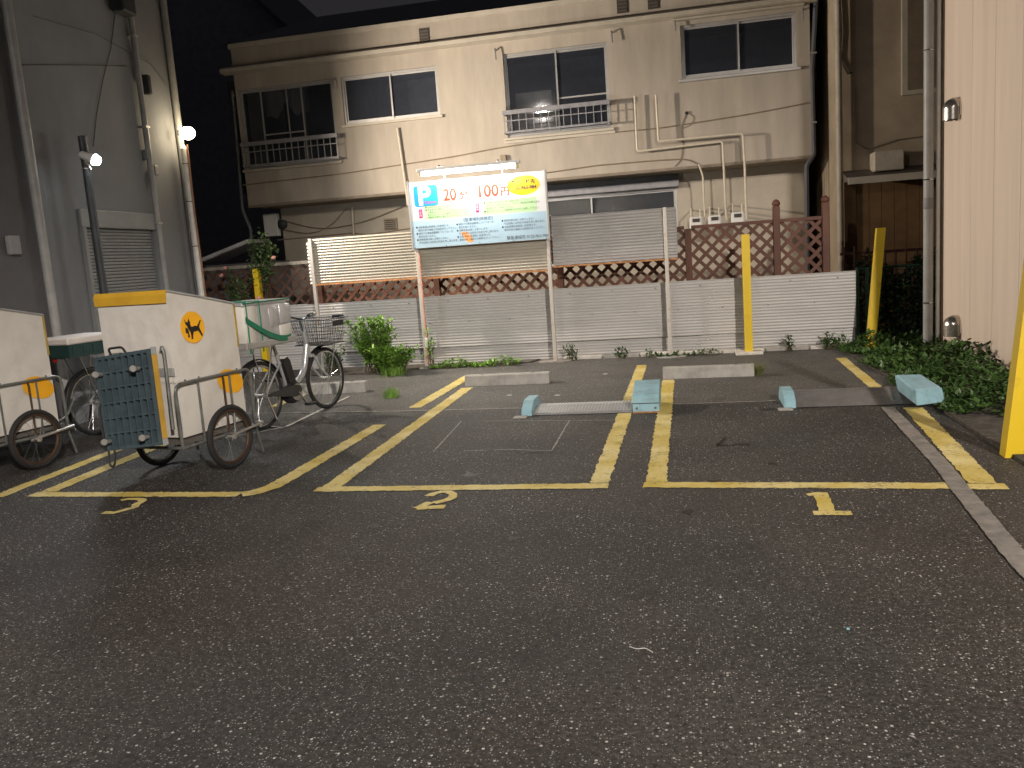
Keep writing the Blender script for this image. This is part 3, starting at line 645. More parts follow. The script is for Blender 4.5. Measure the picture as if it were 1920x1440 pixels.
# balcony rails
def railing(r, x0, x1, zt, zb, proj, lab):
    n = int((x1-x0)/.115); o = MB()
    o.box(x0, YU-proj-.02, zt-.065, x1, YU-proj+.02, zt)
    o.box(x0, YU-proj+.0205, zt-.055, x0+.03, YU-.004, zt-.01).box(x1-.03, YU-proj+.0205, zt-.055, x1, YU-.004, zt-.01)
    rl = o.build('balcony_railing', RAILP, bld)
    MB().box(x0+.01, YU-proj-.013, zb, x1-.01, YU-proj+.013, zb+.03).build('bottom_rail', RAILP, rl)
    MB().box(x0+.01, YU-proj-.008, zt-.17, x1-.01, YU-proj+.008, zt-.155).build('mid_rail', RAILP, rl)
    for i in range(n+1):
        x = x0+.02+(x1-x0-.04)*i/n; MB().box(x-.006, YU-proj-.006, zb+.03, x+.006, YU-proj+.006, zt-.065).build('baluster', RAILP, rl)
    for x in (x0+.015, x1-.015): MB().box(x-.013, YU-proj+.0135, zb+.002, x+.013, YU-.004, zb+.028).build('bracket', RAILP, rl)
P1, P2 = PY(450,268,13.78), PY(632,250,13.78); railing(w1, P1.x, P2.x, (P1.z+P2.z)/2, w1[2]+.02, .22, '')
P1, P2 = PY(942,210,13.78), PY(1143,185,13.78); railing(w3, P1.x, P2.x, (P1.z+P2.z)/2, w3[2]+.04, .22, '')
# small square vents in the parapet band
for px in ((796,67), (1167,10), (1225,2)):
    p = U(*px); v = MB().box(p.x-.085, YU-.012, p.z-.115, p.x+.085, YU-.003, p.z+.115).build('parapet_vent', VENT, bld)
    for k in range(4): MB().box(p.x-.07, YU-.022, p.z-.09+k*.05, p.x+.07, YU-.0125, p.z-.07+k*.05).build('louvre', mat('vent_louvre', (.09,.075,.06), .7), v)
# lower storey window, shutter box, grille, meter and cables
a, b, c, d = lw
zA, zB_, zC_ = PY(1150,334,YW-.06).z, PY(1150,347,YW-.06).z, PY(1150,360,YW-.06).z
MB().box(a-.05, YW-.10, zB_+.002, b+.04, YW-.004, min(zA, ZB-.03), .006).build('overhang_shade', mat('shade_dark', (.05,.05,.055), .6), bld)  # dark box stands in for the shade under the overhang
sb = MB().box(a-.05, YW-.12, zC_, b+.04, YW-.004, zB_, .01).build('shutter_box', RAILP, bld)
LWn = window((a,b,1.2,zC_-.002), YW+.04, [.40], gl=FROST, sill=False)
p = PY(733,420,YW); gr = MB().box(p.x-.12, YW-.03, p.z-.10, p.x+.12, YW-.003, p.z+.10).build('wall_grille', mat('tan_grille', (.22,.18,.13), .7), bld)
for k in range(5): MB().box(p.x-.10, YW-.042, p.z-.085+k*.035, p.x+.10, YW-.0305, p.z-.07+k*.035).build('louvre', VENT, gr)
p = PY(516,420,YW); mt_ = MB().box(p.x-.17, YW-.12, p.z-.22, p.x+.10, YW-.003, p.z+.18, .01).build('meter_box', WHITEP, bld)
MB().lathe([(.085,0),(.085,.07),(.05,.09)], (p.x+.17, YW-.03, p.z-.02), (0,-1,0), 14).build('meter_dial', POLED, mt_, True)
cab = lambda pts, r=.008, mt=CABLEB: MB().tube(pts, r, 5).build('cable', mt, bld, True)
def wp(L, y): return [PY(x, yy, y) for x, yy in L]
cab(bend(wp([(455,347),(640,326),(855,293),(930,278),(1100,253),(1240,240),(1400,215),(1515,193)], YU-.012), .2), .010)
cab(bend(wp([(520,410),(600,432),(680,418),(760,385)], YW-.03), .5), .009); cab(bend(wp([(530,430),(580,440),(620,425),(650,390)], YW-.03), .5), .008)
cab(bend(wp([(520,450),(660,437),(690,440),(770,428)], YW-.012), .06), .010)
cab(bend(wp([(1018,325),(1120,310),(1240,300),(1290,298),(1312,310)], YU-.014), .15), .010)
cab(bend(wp([(1287,212),(1276,240),(1281,270),(1277,300),(1265,312)], YU-.012), .1), .007); cab(bend(wp([(1287,212),(1302,218),(1296,235),(1280,240)], YU-.012), .1), .005)
MB().lathe([(.025,0),(.022,.03),(.008,.04)], tuple(U(1287,212)+Vector((0,-.003,0))), (0,-1,0), 10).build('cable_gland', CABLE, bld)
p = U(945,298); MB().box(p.x-.05, YU-.07, p.z-.10, p.x+.05, YU-.003, p.z+.06, .01).build('junction_box', mat('brown_box', (.26,.21,.15), .8), bld)
# gas and vent pipes standing off the wall
def pipe(L, y, r=.018, mt=PIPEM, ends=True):
    pts = wp(L, y); return MB().tube(bend(pts, .05), r, 8).build('pipe', mt, bld, True)
YP = YU-.10
pipe([(1190,180),(1195,284),(1355,265),(1357,312),(1362,412)], YP); pipe([(1230,178),(1235,265),(1393,250),(1396,300),(1400,412)], YP-.06)
pipe([(1310,308),(1318,330),(1322,412)], YP+.02, .014)
pipe([(745,240),(760,345),(765,385)], YU-.05, .02, PIPEM); pipe([(660,388),(663,440)], YW-.05, .018)
for L in ([(1530,0),(1522,130),(1526,290),(1512,310),(1514,520)],): pipe(L, YU+.02, .035, PIPED)
for px in ((1524,100),(1524,230)):
    p = PY(px[0], px[1], YU+.02); MB().box(p.x-.05, YU-.022, p.z-.012, p.x+.05, YU+.06, p.z+.012).build('pipe_clip', GALV, bld)
pipe([(436,170),(455,395),(470,430),(474,520)], YU+.05, .03, PIPED)
# gas meters
for k, px in enumerate(((1305,413), (1340,410), (1383,404))):
    p = PY(px[0], px[1], YU-.08)
    g = thing('gas_meter', ['white gas meter closest to the dark ground floor window','white gas meter between two others on the beige wall','white gas meter below the tallest pipe'][k], 'gas meter', (p.x, YU-.08, 0), 0, 'gas meters on the beige wall')
    MB().box(-.10, -.07, p.z-.14, .10, .09, p.z+.05, .02).build('body', WHITEP, g)
    MB().box(-.055, -.078, p.z-.03, .055, -.0705, p.z+.025).build('dial_window', VENT, g)
    for s in (-1, 1): MB().cyl((s*.07,.01,p.z+.05), (s*.07,.01,p.z+.17), .014, 8).build('inlet', PIPEM, g)
    MB().tube(bend([(-.07,.01,p.z+.16),(-.07,.01,p.z+.19),(-.07,.775,p.z+.19)], .03), .012, 6).build('wall_pipe', PIPEM, g, True)

# ------------------------------------------------------------------ grey building on the left
gb = thing('grey_building', 'tall grey rendered building with a closed roller shutter at the lot edge', 'building', (-6.80,10.95,0), radians(4.5))
ca, sa = cos(radians(4.5)), sin(radians(4.5))
def LG(x, y):                                    # pixel -> local (y toward the camera is negative) on the wall plane
    n = Vector((ca, sa, 0)); d = ray(x, y); t = (Vector((-6.8,10.95,0))-EYE).dot(n)/d.dot(n); p = EYE+d*t-Vector((-6.8,10.95,0))
    return Vector((0, -sa*p.x+ca*p.y, p.z))
s0, s1, s2 = LG(150,412), LG(288,440), LG(160,550); yend = LG(50,400).y
sh0, sh1, shz = s0.y+.02, s1.y+.0, 2.12
mb = MB()
for y0, y1, z0, z1 in ((yend, sh0, 0, 9), (sh1, 0, 0, 9), (sh0, sh1, shz, 9)): mb.add([(0,y0,z0),(0,y1,z0),(0,y1,z1),(0,y0,z1)], [(0,1,2,3)])
mb.add([(0,sh0,0),(0,sh1,0),(0,sh1,shz),(0,sh0,shz),(-.1,sh0,0),(-.1,sh1,0),(-.1,sh1,shz),(-.1,sh0,shz)], [(1,2,6,5),(3,2,6,7),(0,3,7,4)])
mb.add([(0,0,0),(-6,0,0),(-6,0,9),(0,0,9),(0,yend,0),(-6,yend,0),(-6,yend,9),(0,yend,9)], [(0,1,2,3),(3,2,6,7),(4,7,6,5)])
mb.build('wall', WALLG, gb)
sh = MB().box(-.05, sh0+.003, .0, -.04, sh1-.003, .05).build('roller_shutter', SHUT, gb)
nsl = 54
for k in range(nsl):
    z = .055+(shz-.06)*k/nsl; h = (shz-.06)/nsl
    MB().prism([(-.038,z+.002),(-.030,z+h*.25),(-.030,z+h*.7),(-.038,z+h-.002)], (0,sh0+.01,0), (1,0,0), (0,0,1), (0,1,0), sh1-sh0-.02).build('slat', SHUT, sh)
MB().box(.002, sh0-.06, shz, .045, sh1+.06, shz+.20, .008).build('shutter_housing', SHUT, gb)
for y in (sh0-.03, sh1+.03): MB().box(.002, y-.028, 0, .05, y+.028, shz-.002).build('guide_rail', SHUT, gb)
def gpipe(x0, y0, x1, y1, r, mt, name='downpipe', off=.07, z0=0, z1=9):
    q = LG(x1, y1); return MB().tube([(off, q.y, z0), (off, q.y, z1)], r, 12).build(name, mt, gb, True)
p1 = LG(272,300); MB().tube([(.06,p1.y,0),(.06,p1.y,4.85)], .036, 12).build('downpipe', PIPEG, gb, True)
MB().tube([(.055,-.07,0),(.055,-.07,5.15)], .045, 12).build('downpipe', PIPEG, gb, True)
for z in (.8, 2.2, 3.4, 4.5):
    MB().box(.002, p1.y-.05, z-.012, .10, p1.y+.05, z+.012).build('pipe_clip', GALV, gb)
MB().tube([(.05,p1.y,4.85),(.05,p1.y+.02,5.0),(.05,p1.y-.2,5.3)], .03, 8).build('pipe_elbow', PIPEG, gb, True)
q = LG(270,160); MB().box(.002, q.y-.05, q.z-.12, .09, q.y+.03, q.z+.12, .01).build('wall_bracket', POLED, gb)
q = LG(215,12); fl = MB().box(.03, q.y-.16, q.z-.10, .20, q.y+.14, q.z+.16, .02).build('flood_light_housing', POLED, gb)
MB().box(.0015, q.y-.03, q.z-.03, .029, q.y+.03, q.z+.03).build('bracket', POLED, fl)
ca1 = [LG(0,122)+Vector((.012,0,0)), LG(110,122)+Vector((.012,0,0)), LG(235,124)+Vector((.012,0,0))]
CABLEG = mat('grey_cable', (.10,.10,.105), .7)
MB().tube(ca1, .006, 5).build('cable', CABLEG, gb, True)
cq = [Vector((.02,0,0))+LG(x, y) for x, y in ((213,25),(205,90),(190,150),(178,215),(172,275))]
MB().tube(cq, .006, 5).build('cable', CABLEG, gb, True)
MB().tube([LG(x, y)+Vector((.015,0,0)) for x, y in ((60,30),(180,65),(280,120),(310,160))], .004, 5).build('cable', CABLEG, gb, True)
for q in ((285,320),(270,290)):
    q = LG(*q); MB().box(.002, q.y-.04, q.z-.06, .07, q.y+.04, q.z+.06, .008).build('junction_box', PIPEG, gb)
db = thing('dark_building', 'dark grey building corner with a thin downpipe left of the shutter', 'building', (0,0,0))
q = LG(52,400); e = Vector((-6.8,10.95,0))+Vector((-sa*yend, ca*yend, 0))
MB().add([(e.x+.12,e.y-.0,0),(e.x+.12,2,0),(e.x+.12,2,9),(e.x+.12,e.y,9),(e.x-5,e.y,0),(e.x-5,2,0),(e.x-5,2,9),(e.x-5,e.y,9)], [(0,3,2,1),(0,4,7,3),(1,2,6,5),(3,7,6,2)]).build('wall', WALLD, db)
MB().tube([(e.x+.19,e.y-.06,0),(e.x+.19,e.y-.06,8.8)], .045, 12).build('downpipe', PIPEG, db, True)
q = PX(20,460,e.x+.12); MB().box(e.x+.122, q.y-.07, q.z-.09, e.x+.18, q.y+.07, q.z+.09, .01).build('intercom_box', mat('grey_box', (.30,.30,.31), .6), db)
MB().box(e.x+.125, 2.2, .0, e.x+.16, e.y-.15, .35).build('plinth', mat('dark_plinth', (.07,.07,.075), .9), db)

# ------------------------------------------------------------------ cream building on the right
cb_ = thing('cream_building', 'cream panel sided building wall with round vent hoods', 'building', (2.75,0,0))
yb = [10.36, 9.42, 8.76, 8.10, 7.70]
for a, b in zip(yb, yb[1:]):
    MB().box(.0, b+.004, .16, .05, a-.004, 7.5, .004).build('siding_panel', WALLC, cb_)
MB().box(.02, 7.70, .0, .06, 10.38, .155).build('plinth', CONC, cb_)
MB().add([(.045,7.70,0),(5,7.70,0),(5,7.70,7.5),(.045,7.70,7.5),(.045,10.36,0),(5,10.36,0),(5,10.36,7.5),(.045,10.36,7.5)], [(0,1,2,3),(4,7,6,5),(3,2,6,7),(0,3,7,4)]).build('wall_core', WALLC, cb_)
MB().box(-.012, 10.365, .12, .06, 10.46, 7.5).build('corner_trim', mat('brown_trim', (.20,.15,.11), .6), cb_)
qd = PX(1748,660,2.62).y
dp = MB().tube([(-.14,10.42,0.0),(-.14,10.42,7.4)], .052, 16).build('downpipe', PIPEG, cb_, True)
MB().tube([(-.045,10.40,0.0),(-.045,10.40,7.4)], .022, 10).build('thin_pipe', WHITEP, cb_, True)
for z in (.62, 1.98, 3.35, 4.7):
    MB().tube([(-.14+.058*cos(t*pi/6), 10.42+.058*sin(t*pi/6), z) for t in range(12)], .007, 5, True).build('pipe_clip', CHROME, dp)
MB().lathe([(.0535,-.06),(.0545,-.058),(.0545,.06),(.0535,.062)], (-.14,10.42,1.72), (0,0,1), 16).build('tape_wrap', mat('grey_tape', (.22,.22,.22), .5), dp, True)
for px, py in ((1797,205), (1797,612)):
    q = PX(px, py, 2.75); r = .105; mb = MB(); vs = []; n = 10; m_ = 5
    for j in range(m_+1):                      # rounded hood: quarter-sphere cap over an open skirt
        t = j/m_*pi/2
        for i in range(n+1):
            s = pi*i/n; vs.append((-.02-.13*sin(t)*sin(s)*1.0-.0, q.y+r*cos(s)*1.0*(1), q.z+.02+r*1.0*cos(t)*sin(s)))
    mb.add(vs, [(j*(n+1)+i, j*(n+1)+i+1, (j+1)*(n+1)+i+1, (j+1)*(n+1)+i) for j in range(m_) for i in range(n)])
    vs = []
    for zz in (q.z+.02, q.z-.10):
        for i in range(n+1): s = pi*i/n; vs.append((-.02-.13*sin(s), q.y+r*cos(s), zz))
    mb.add(vs, [(i, i+1, n+2+i, n+1+i) for i in range(n)])
    hd = mb.build('vent_hood', mat('stainless', (.62,.58,.53), .25, .95, var=.1), cb_, True)
    MB().lathe([(.115,0),(.115,.014),(.10,.018)], (-.001, q.y, q.z), (-1,0,0), 24).build('flange', MATS['stainless'], hd, True)
    MB().lathe([(.085,0),(.085,.03)], (-.019, q.y, q.z-.02), (-1,0,0), 16).build('duct', VENT, hd)

# ------------------------------------------------------------------ tan building in the gap, iron fence, mesh fence
YX = 13.45
xb = thing('tan_building', 'old tan house with boarded front seen in the gap past the downpipe', 'building', (0,0,0))
XX = PY(1568,300,YX).x
MB().add([(XX,YX,0),(8,YX,0),(8,YX,8),(XX,YX,8),(XX,20,0),(XX,20,8)], [(0,1,2,3),(0,3,5,4)]).build('wall', WALLX, xb)
def xbx(x0, y0, x1, y1, d0, d1, name, mt, bev=0):
    a, b = PY(x0, y1, YX), PY(x1, y0, YX); return MB().box(a.x, YX-d1, min(a.z,b.z), b.x, YX-d0, max(a.z,b.z), bev).build(name, mt, xb)
a = PY(1578,340,YX); MB().prism([(YX-.50,a.z-.05),(YX-.50,a.z),(YX-.003,a.z+.14),(YX-.003,a.z+.08)], (a.x,0,0), (0,1,0), (0,0,1), (1,0,0), 4).build('pent_roof', mat('pent_roof', (.10,.08,.07), .6), xb)
MB().box(a.x, YX-.53, a.z-.08, a.x+4, YX-.503, a.z+.015).build('gutter', TRIM, xb)
bx0 = PY(1582,400,YX).x; bd = 0
while bd < 14:
    x = bx0+bd*.17; MB().box(x+.003, YX-.05, .0, x+.167, YX-.006-.004*(bd % 2), a.z-.02).build('board', WOODX, xb); bd += 1
xw = PY(1690,180,YX); wx = MB().box(xw.x, YX-.05, xw.z, xw.x+1.2, YX-.003, xw.z+3).build('window', TRIM, xb)
MB().box(xw.x+.07, YX-.045, xw.z+.06, xw.x+1.1, YX-.052, xw.z+2.9).build('shutter_panel', mat('brown_shutter', (.20,.15,.10), .7), wx)
q = PY(1658,305,YX); ac = MB().box(q.x-.2, YX-.32, q.z-.13, q.x+.2, YX-.004, q.z+.14, .015).build('extractor_box', mat('grimy_white', (.42,.37,.30), .7), xb)
p_ = [PY(x, y, YX-.02) for x, y in ((1575,0),(1578,60),(1575,110),(1590,138),(1598,136))]; MB().tube(p_, .012, 6).build('cable', CABLE, xb, True)
p_ = [PY(x, y, YX-.02) for x, y in ((1603,165),(1604,215),(1606,268),(1625,280),(1680,262),(1735,255))]; MB().tube(p_, .008, 6).build('cable', CABLEB, xb, True)
q = PY(1566,300,YX); MB().tube([(XX+.03,YX-.10,0),(XX+.03,YX-.10,7.9)], .045, 10).build('downpipe', mat('tan_pipe', (.40,.35,.28), .6), xb, True)
irn = thing('iron_fence', 'dark red iron fence with bars behind the ivy hedge', 'fence', (0,0,0)); IRON = mat('dark_red_iron', (.06,.022,.018), .6, .3, var=.3)
yi = 12.75; zi = PY(1650,472,yi).z
for z in (zi, .3): MB().box(2.05, yi-.015, z-.02, 4.5, yi+.015, z+.02).build('rail', IRON, irn)
for k in range(18): x = 2.1+k*.135; MB().box(x-.010, yi-.032, 0, x+.010, yi-.016, zi+(.10 if k < 2 else .02)).build('bar', IRON, irn)
msh = thing('mesh_fence', 'green wire mesh fence overgrown by the dark hedge', 'fence', (0,0,0)); ym = 11.78
for x in (2.10, 2.22): MB().box(x-.02, ym-.02, 0, x+.02, ym+.02, 1.0).build('post', MESHG, msh)
MB().tube([(2.1,ym,.99),(4.2,ym,.99)], .016, 8).build('top_rail', MESHG, msh)
for k in range(34): x = 2.26+k*.055; MB().tube([(x,ym,.02),(x,ym,.975)], .0035, 4).build('wire', MESHG, msh)
for k in range(16): z = .05+k*.06; MB().tube([(2.2,ym-.008,z),(4.2,ym-.008,z)], .0035, 4).build('wire', MESHG, msh)

# ------------------------------------------------------------------ houses in the dark behind, shed roof
bh = thing('background_house', 'dark gabled house rising behind the gap beside the grey building', 'house', (0,0,0))
pk, ev = PY(440,-60,21), PY(545,62,21)
xl = PY(300,0,21).x-3
MB().add([(xl,21,0),(ev.x,21,0),(ev.x,21,ev.z),(pk.x-1.5,21,pk.z+1.2),(xl,21,ev.z), (xl,27,0),(ev.x,27,0),(ev.x,27,ev.z),(pk.x-1.5,27,pk.z+1.2),(xl,27,ev.z)], [(0,1,2,3,4),(1,6,7,2),(2,7,8,3),(3,8,9,4),(0,4,9,5)]).build('wall', mat('night_wall', (.20,.21,.27), .9), bh)
MB().add([(ev.x+.3,20.6,ev.z-.2),(pk.x-1.5,20.6,pk.z+1.25),(pk.x-1.5,27.2,pk.z+1.25),(ev.x+.3,27.2,ev.z-.2),(xl-.3,20.6,ev.z-.2),(xl-.3,27.2,ev.z-.2),(pk.x-1.5,20.6,pk.z+1.35),(pk.x-1.5,27.2,pk.z+1.35),(ev.x+.3,20.6,ev.z-.1),(ev.x+.3,27.2,ev.z-.1)], [(0,1,2,3),(1,4,5,2),(8,6,7,9),(0,8,9,3),(0,1,6,8)]).build('roof', ROOF, bh)
shd = thing('shed', 'low shed with a pale lean-to roof edge in the dark gap', 'shed', (0,0,0))
p0, p1 = PY(376,490,13.2), PY(462,456,13.2)
MB().prism([(p0.x,p0.z-.03),(p0.x,p0.z+.03),(p1.x+.05,p1.z+.06),(p1.x+.05,p1.z+.0)], (0,13.2,0), (1,0,0), (0,0,1), (0,1,0), .7).build('roof', mat('pale_sheet_roof', (.42,.44,.46), .35, .3), shd)
MB().box(p0.x+.05, 13.25, 0, p1.x+.2, 14.3, p0.z-.08).build('wall', WALLD, shd)
MB().tube([(p0.x-.02,13.17,p0.z),(p1.x+.05,13.17,p1.z+.03)], .035, 8).build('gutter', mat('pale_gutter', (.66,.68,.74), .4), shd, True)

# ------------------------------------------------------------------ lamps
def spot(name, loc, aim, power, col, size, parent, radius=.06, blend=.35):
    l = bpy.data.lights.new(name, 'SPOT'); l.energy = power; l.color = col; l.spot_size = radians(size); l.spot_blend = blend; l.shadow_soft_size = radius
    o = bpy.data.objects.new(name, l); C.objects.link(o); o.location = loc; o.rotation_euler = Vector(aim).to_track_quat('-Z', 'Y').to_euler(); o.parent = parent; return o
YA = 10.72
pa = PY(343,250,YA)
la = thing('lamp_post', 'pale pipe lamp post with a bright warm floodlight by the grey wall', 'lamp post', (pa.x-.02, YA, 0))
MB().tube([(0,0,0),(0,0,pa.z-.20)], .045, 14).build('pole', mat('pale_post', (.74,.72,.69), .5, .0, var=.15, scale=10), la, True)
MB().lathe([(.046,0),(.03,.03),(.012,.05)], (0,0,pa.z-.20), (0,0,1), 14).build('pole_cap', MATS['pale_post'], la, True)
for z in (1.2, 1.9, 2.5, 3.0): MB().tube([(.048*cos(t*pi/6), .048*sin(t*pi/6), z) for t in range(12)], .005, 5, True).build('strap', CABLE, la)
MB().tube([(.05,.0,.3),(.055,.0,1.5),(.052,-.01,2.4),(.06,0,pa.z-.15)], .012, 6).build('cable', mat('terracotta_cable', (.34,.18,.10), .7), la, True)
aim = Vector((.96,.20,-.06)).normalized(); hd = Vector((.04,0,pa.z))
MB().tube([(0,0,pa.z-.2),(0,0,pa.z-.05),tuple(hd-aim*.08)], .012, 6).build('arm', GALV, la, True)
MB().lathe([(.03,-.10),(.04,-.07),(.050,-.005),(.052,.0),(.046,.0),(.030,-.06)], tuple(hd), tuple(aim), 18).build('reflector', mat('white_reflector', (.8,.78,.74), .4), la, True)
MB().lathe([(.001,-.05),(.04,-.045),(.072,-.01),(.084,.03),(.084,.07),(.066,.11),(.035,.135),(.001,.142)], tuple(hd), tuple(aim), 18).build('bulb', emit('warm_bulb', (1,.80,.50), 55), la, True)
spot('flood_beam', tuple(hd+aim*.16), aim, POW_A, COL_A, 144, la, .09, .75)
pb = PY(178,298,8.3)
lb = thing('lamp_post', 'dark slim pole with a small white clip lamp and cable', 'lamp post', (pb.x-.12, 8.3, 0))
zt = PY(153,255,8.3).z
MB().tube([(0,0,0),(0,0,zt)], .042, 12).build('pole', POLED, lb, True)
aim = Vector((.86,.22,-.42)).normalized(); hd = Vector((.11,-.03,pb.z))
MB().lathe([(.02,-.14),(.04,-.12),(.045,-.06),(.062,.02),(.058,.02),(.04,-.05)], tuple(hd), tuple(aim), 16).build('lamp_shade', WHITEP, lb, True)
MB().lathe([(.001,-.05),(.035,-.04),(.055,.0),(.06,.03),(.045,.075),(.001,.09)], tuple(hd), tuple(aim), 16).build('bulb', emit('cool_bulb', (.9,.97,1), 30), lb, True)
MB().tube([(0.03,0,pb.z-.09),(.06,-.01,pb.z-.10),tuple(hd-aim*.12)], .012, 6).build('clamp', GALV, lb, True)
MB().tube([(.046*cos(t*pi/5), .046*sin(t*pi/5), pb.z-.09) for t in range(10)], .010, 5, True).build('clamp_band', CHROME, lb)
spot('clip_beam', tuple(hd+aim*.11), aim, POW_B, COL_B, 165, lb, .22)
# street lamp by the road behind the viewpoint, and a second added as fill
def street_lamp(x, y, s, power, label):
    st = thing('street_lamp', label, 'street lamp', (x, y, 0), 0, 'street lamps along the road')
    MB().tube([(0,0,0),(0,0,3),(0,0,6.2)], [.09,.075,.055], 14).build('pole', GALV, st, True)
    MB().tube(bend([(0,0,6.15),(0,0,6.6),(s*.8,.5,6.75)], .25), .035, 10).build('arm', GALV, st, True)
    MB().box(s*1.0-.25, .42, 6.69, s*1.0+.25, .68, 6.79, .03).build('lamp_head', STEEL, st)
    MB().box(s*1.0-.20, .45, 6.672, s*1.0+.20, .65, 6.688).build('diffuser', emit('street_diffuser', (1,.88,.75), 12), st)
    spot('street_beam', (s*1.0,.55,6.66), (s*.12,.62,-.78), power, COL_ST, 94, st, .16, .40)
street_lamp(6.0, -6.4, -1, POW_STREET, 'tall grey street lamp by the road on the cream building side')
street_lamp(-6.2, -5.2, 1, POW_STREET_FILL, 'added unseen street lamp filling the lot from the grey building side')

# ------------------------------------------------------------------ bicycle trailers, bicycles
TH = radians(-11)
DIR = Vector((sin(radians(11)), cos(radians(11)), 0)); RGT = Vector((cos(radians(11)), -sin(radians(11)), 0))
def L2W(o, x, y, z=0): return Vector(o)+RGT*x+DIR*y+Vector((0,0,z))
def make_wheel(root, c, r, tyre=.022, rimm=CHROME, spokes=20, wname='wheel'):
    cx, cy, cz = c
    ring = lambda rr, k=36: [(cx, cy+rr*cos(2*pi*i/k), cz+rr*sin(2*pi*i/k)) for i in range(k)]
    wh = MB().tube(ring(r-tyre), tyre, 8, True).build(wname, BLACK, root, True)
    MB().tube(ring(r-tyre*2.1), tyre*.55, 6, True).build('rim', rimm, wh, True)
    MB().lathe([(.012,-.05),(.022,-.045),(.022,-.03),(.014,-.025),(.014,.025),(.022,.03),(.022,.045),(.012,.05)], (cx,cy,cz), (1,0,0), 12).build('hub', GALV, wh, True)
    s = MB()
    for i in range(spokes):
        a = 2*pi*i/spokes; b = a+(.5 if i % 4 < 2 else -.5); sx_ = .034 if i % 2 else -.034
        s.tube([(cx+sx_, cy+.018*cos(b), cz+.018*sin(b)), (cx, cy+(r-tyre*2.3)*cos(a), cz+(r-tyre*2.3)*sin(a))], .0014, 4)
    s.build('spokes', CHROME, wh); return wh
def make_cart(o, label):
    t = thing('bicycle_trailer', label, 'bicycle trailer', o, TH, 'delivery trailers parked behind bicycles')
    x0, x1, y0, y1, zb, zr, zf = -.385, .295, -.40, .29, .33, 1.405, 1.26
    # tarpaulin box: higher at the back, slightly bellied sides
    n, k = 24, 20; mb = MB()
    def face(P, bul, nrm):
        vs = []
        for j in range(k+1):
            for i in range(n+1):
                u, v = i/n, j/k; p = P(u, v); e_ = sin(pi*u)*sin(pi*v); w_ = bul*e_+e_**.5*(.0028*sin(13*u-17*v+2*sin(5*v))+.0022*sin(31*u+9*v)*(v > .45)*v+.0025*sin(7*u+24*v*v))*(bul > 0)
                vs.append(p+Vector(nrm)*w_)
        mb.add(vs, [(j*(n+1)+i, j*(n+1)+i+1, (j+1)*(n+1)+i+1, (j+1)*(n+1)+i) for j in range(k) for i in range(n)])
    zt = lambda v: zr+(zf-zr)*v
    face(lambda u, v: Vector((x1, y0+(y1-y0)*u, zb+(zt(u)-zb)*v)), .018, (1,0,0)); face(lambda u, v: Vector((x0, y0+(y1-y0)*u, zb+(zt(u)-zb)*v)), .018, (-1,0,0))
    face(lambda u, v: Vector((x0+(x1-x0)*u, y0, zb+(zr-zb)*v)), .008, (0,-1,0)); face(lambda u, v: Vector((x0+(x1-x0)*u, y1, zb+(zf-zb)*v)), .012, (0,1,0))
    face(lambda u, v: Vector((x0+(x1-x0)*u, y0+(y1-y0)*v, zt(v))), .012, (0,0,1)); face(lambda u, v: Vector((x0+(x1-x0)*u, y0+(y1-y0)*v, zb)), 0, (0,0,-1))
    bx = mb.build('tarpaulin_box', TARP, t, True)
    MB().prism([(-.405-.012,zr-.082),(-.405-.016,zr-.02),(-.405,zr+.012),(-.30,zr-.01),(-.30,zr-.018),(-.401,zr-.0)], (x0-.012,0,0), (0,1,0), (0,0,1), (1,0,0), (x1-x0)+.02).build('yellow_lid_flap', TARP_Y, bx)
    MB().tube([(x1+.004,y0,zr+.004),(x1+.006,(y0+y1)/2,(zr+zf)/2+.008),(x1+.004,y1,zf+.004)], .009, 6).build('edge_tube', PIPEG, bx, True)
    MB().box(x1+.001, y1-.010, .92, x1+.008, y1+.006, zf-.0).build('yellow_edge', mat('olive_tape', (.36,.25,.06), .6), bx)
    # print: orange disc with the black cat silhouette
    cy, cz, rd = -.195, 1.125, .118; ex = Vector((0,1,0)); ey = Vector((0,0,1))
    def onside(poly, off, name, mt):
        def bul(u, v): return .003+.018*sin(pi*min(1,max(0,u)))*sin(pi*min(1,max(0,v)))
        vs = [(x1+off+bul((cy+p[0]-y0)/(y1-y0), (cz+p[1]-zb)/(zr-.05-zb)), cy+p[0], cz+p[1]) for p in poly]
        nn_ = len(vs); c_ = tuple(sum(v[i] for v in vs)/nn_ for i in range(3))
        back = [(v[0]-.0012, v[1], v[2]) for v in vs]
        MB().add(vs+back, [tuple(range(nn_)), tuple(range(2*nn_-1, nn_-1, -1))]+[(i,(i+1)%nn_,nn_+(i+1)%nn_,nn_+i) for i in range(nn_)]).build(name, mt, bx)
    onside([(rd*cos(2*pi*i/32), rd*sin(2*pi*i/32)*1.0) for i in range(32)], .005, 'orange_disc', ORANGE)
    S = rd/178.; cat = [(-115,102),(-96,70),(-72,62),(-48,104),(-34,58),(-36,30),(-22,6),(30,14),(58,6),(92,40),(118,72),(132,64),(104,22),(92,0),(98,-30),(112,-66),(130,-100),(112,-118),(92,-78),(66,-44),(28,-50),(-2,-52),(-18,-96),(-22,-128),(-46,-132),(-42,-92),(-50,-46),(-70,-20),(-84,20),(-104,44)]
    onside([(px*S, py*S) for px, py in cat], .0075, 'cat_silhouette', PRINTK)
    kit = [(-112,10),(-98,-2),(-86,4),(-78,-22),(-70,-34),(-70,-60),(-64,-92),(-76,-112),(-94,-98),(-86,-70),(-100,-52),(-112,-62),(-116,-30)]
    onside([(px*S, py*S) for px, py in kit], .0075, 'kitten_silhouette', PRINTK)
    cy, cz = .135, .665
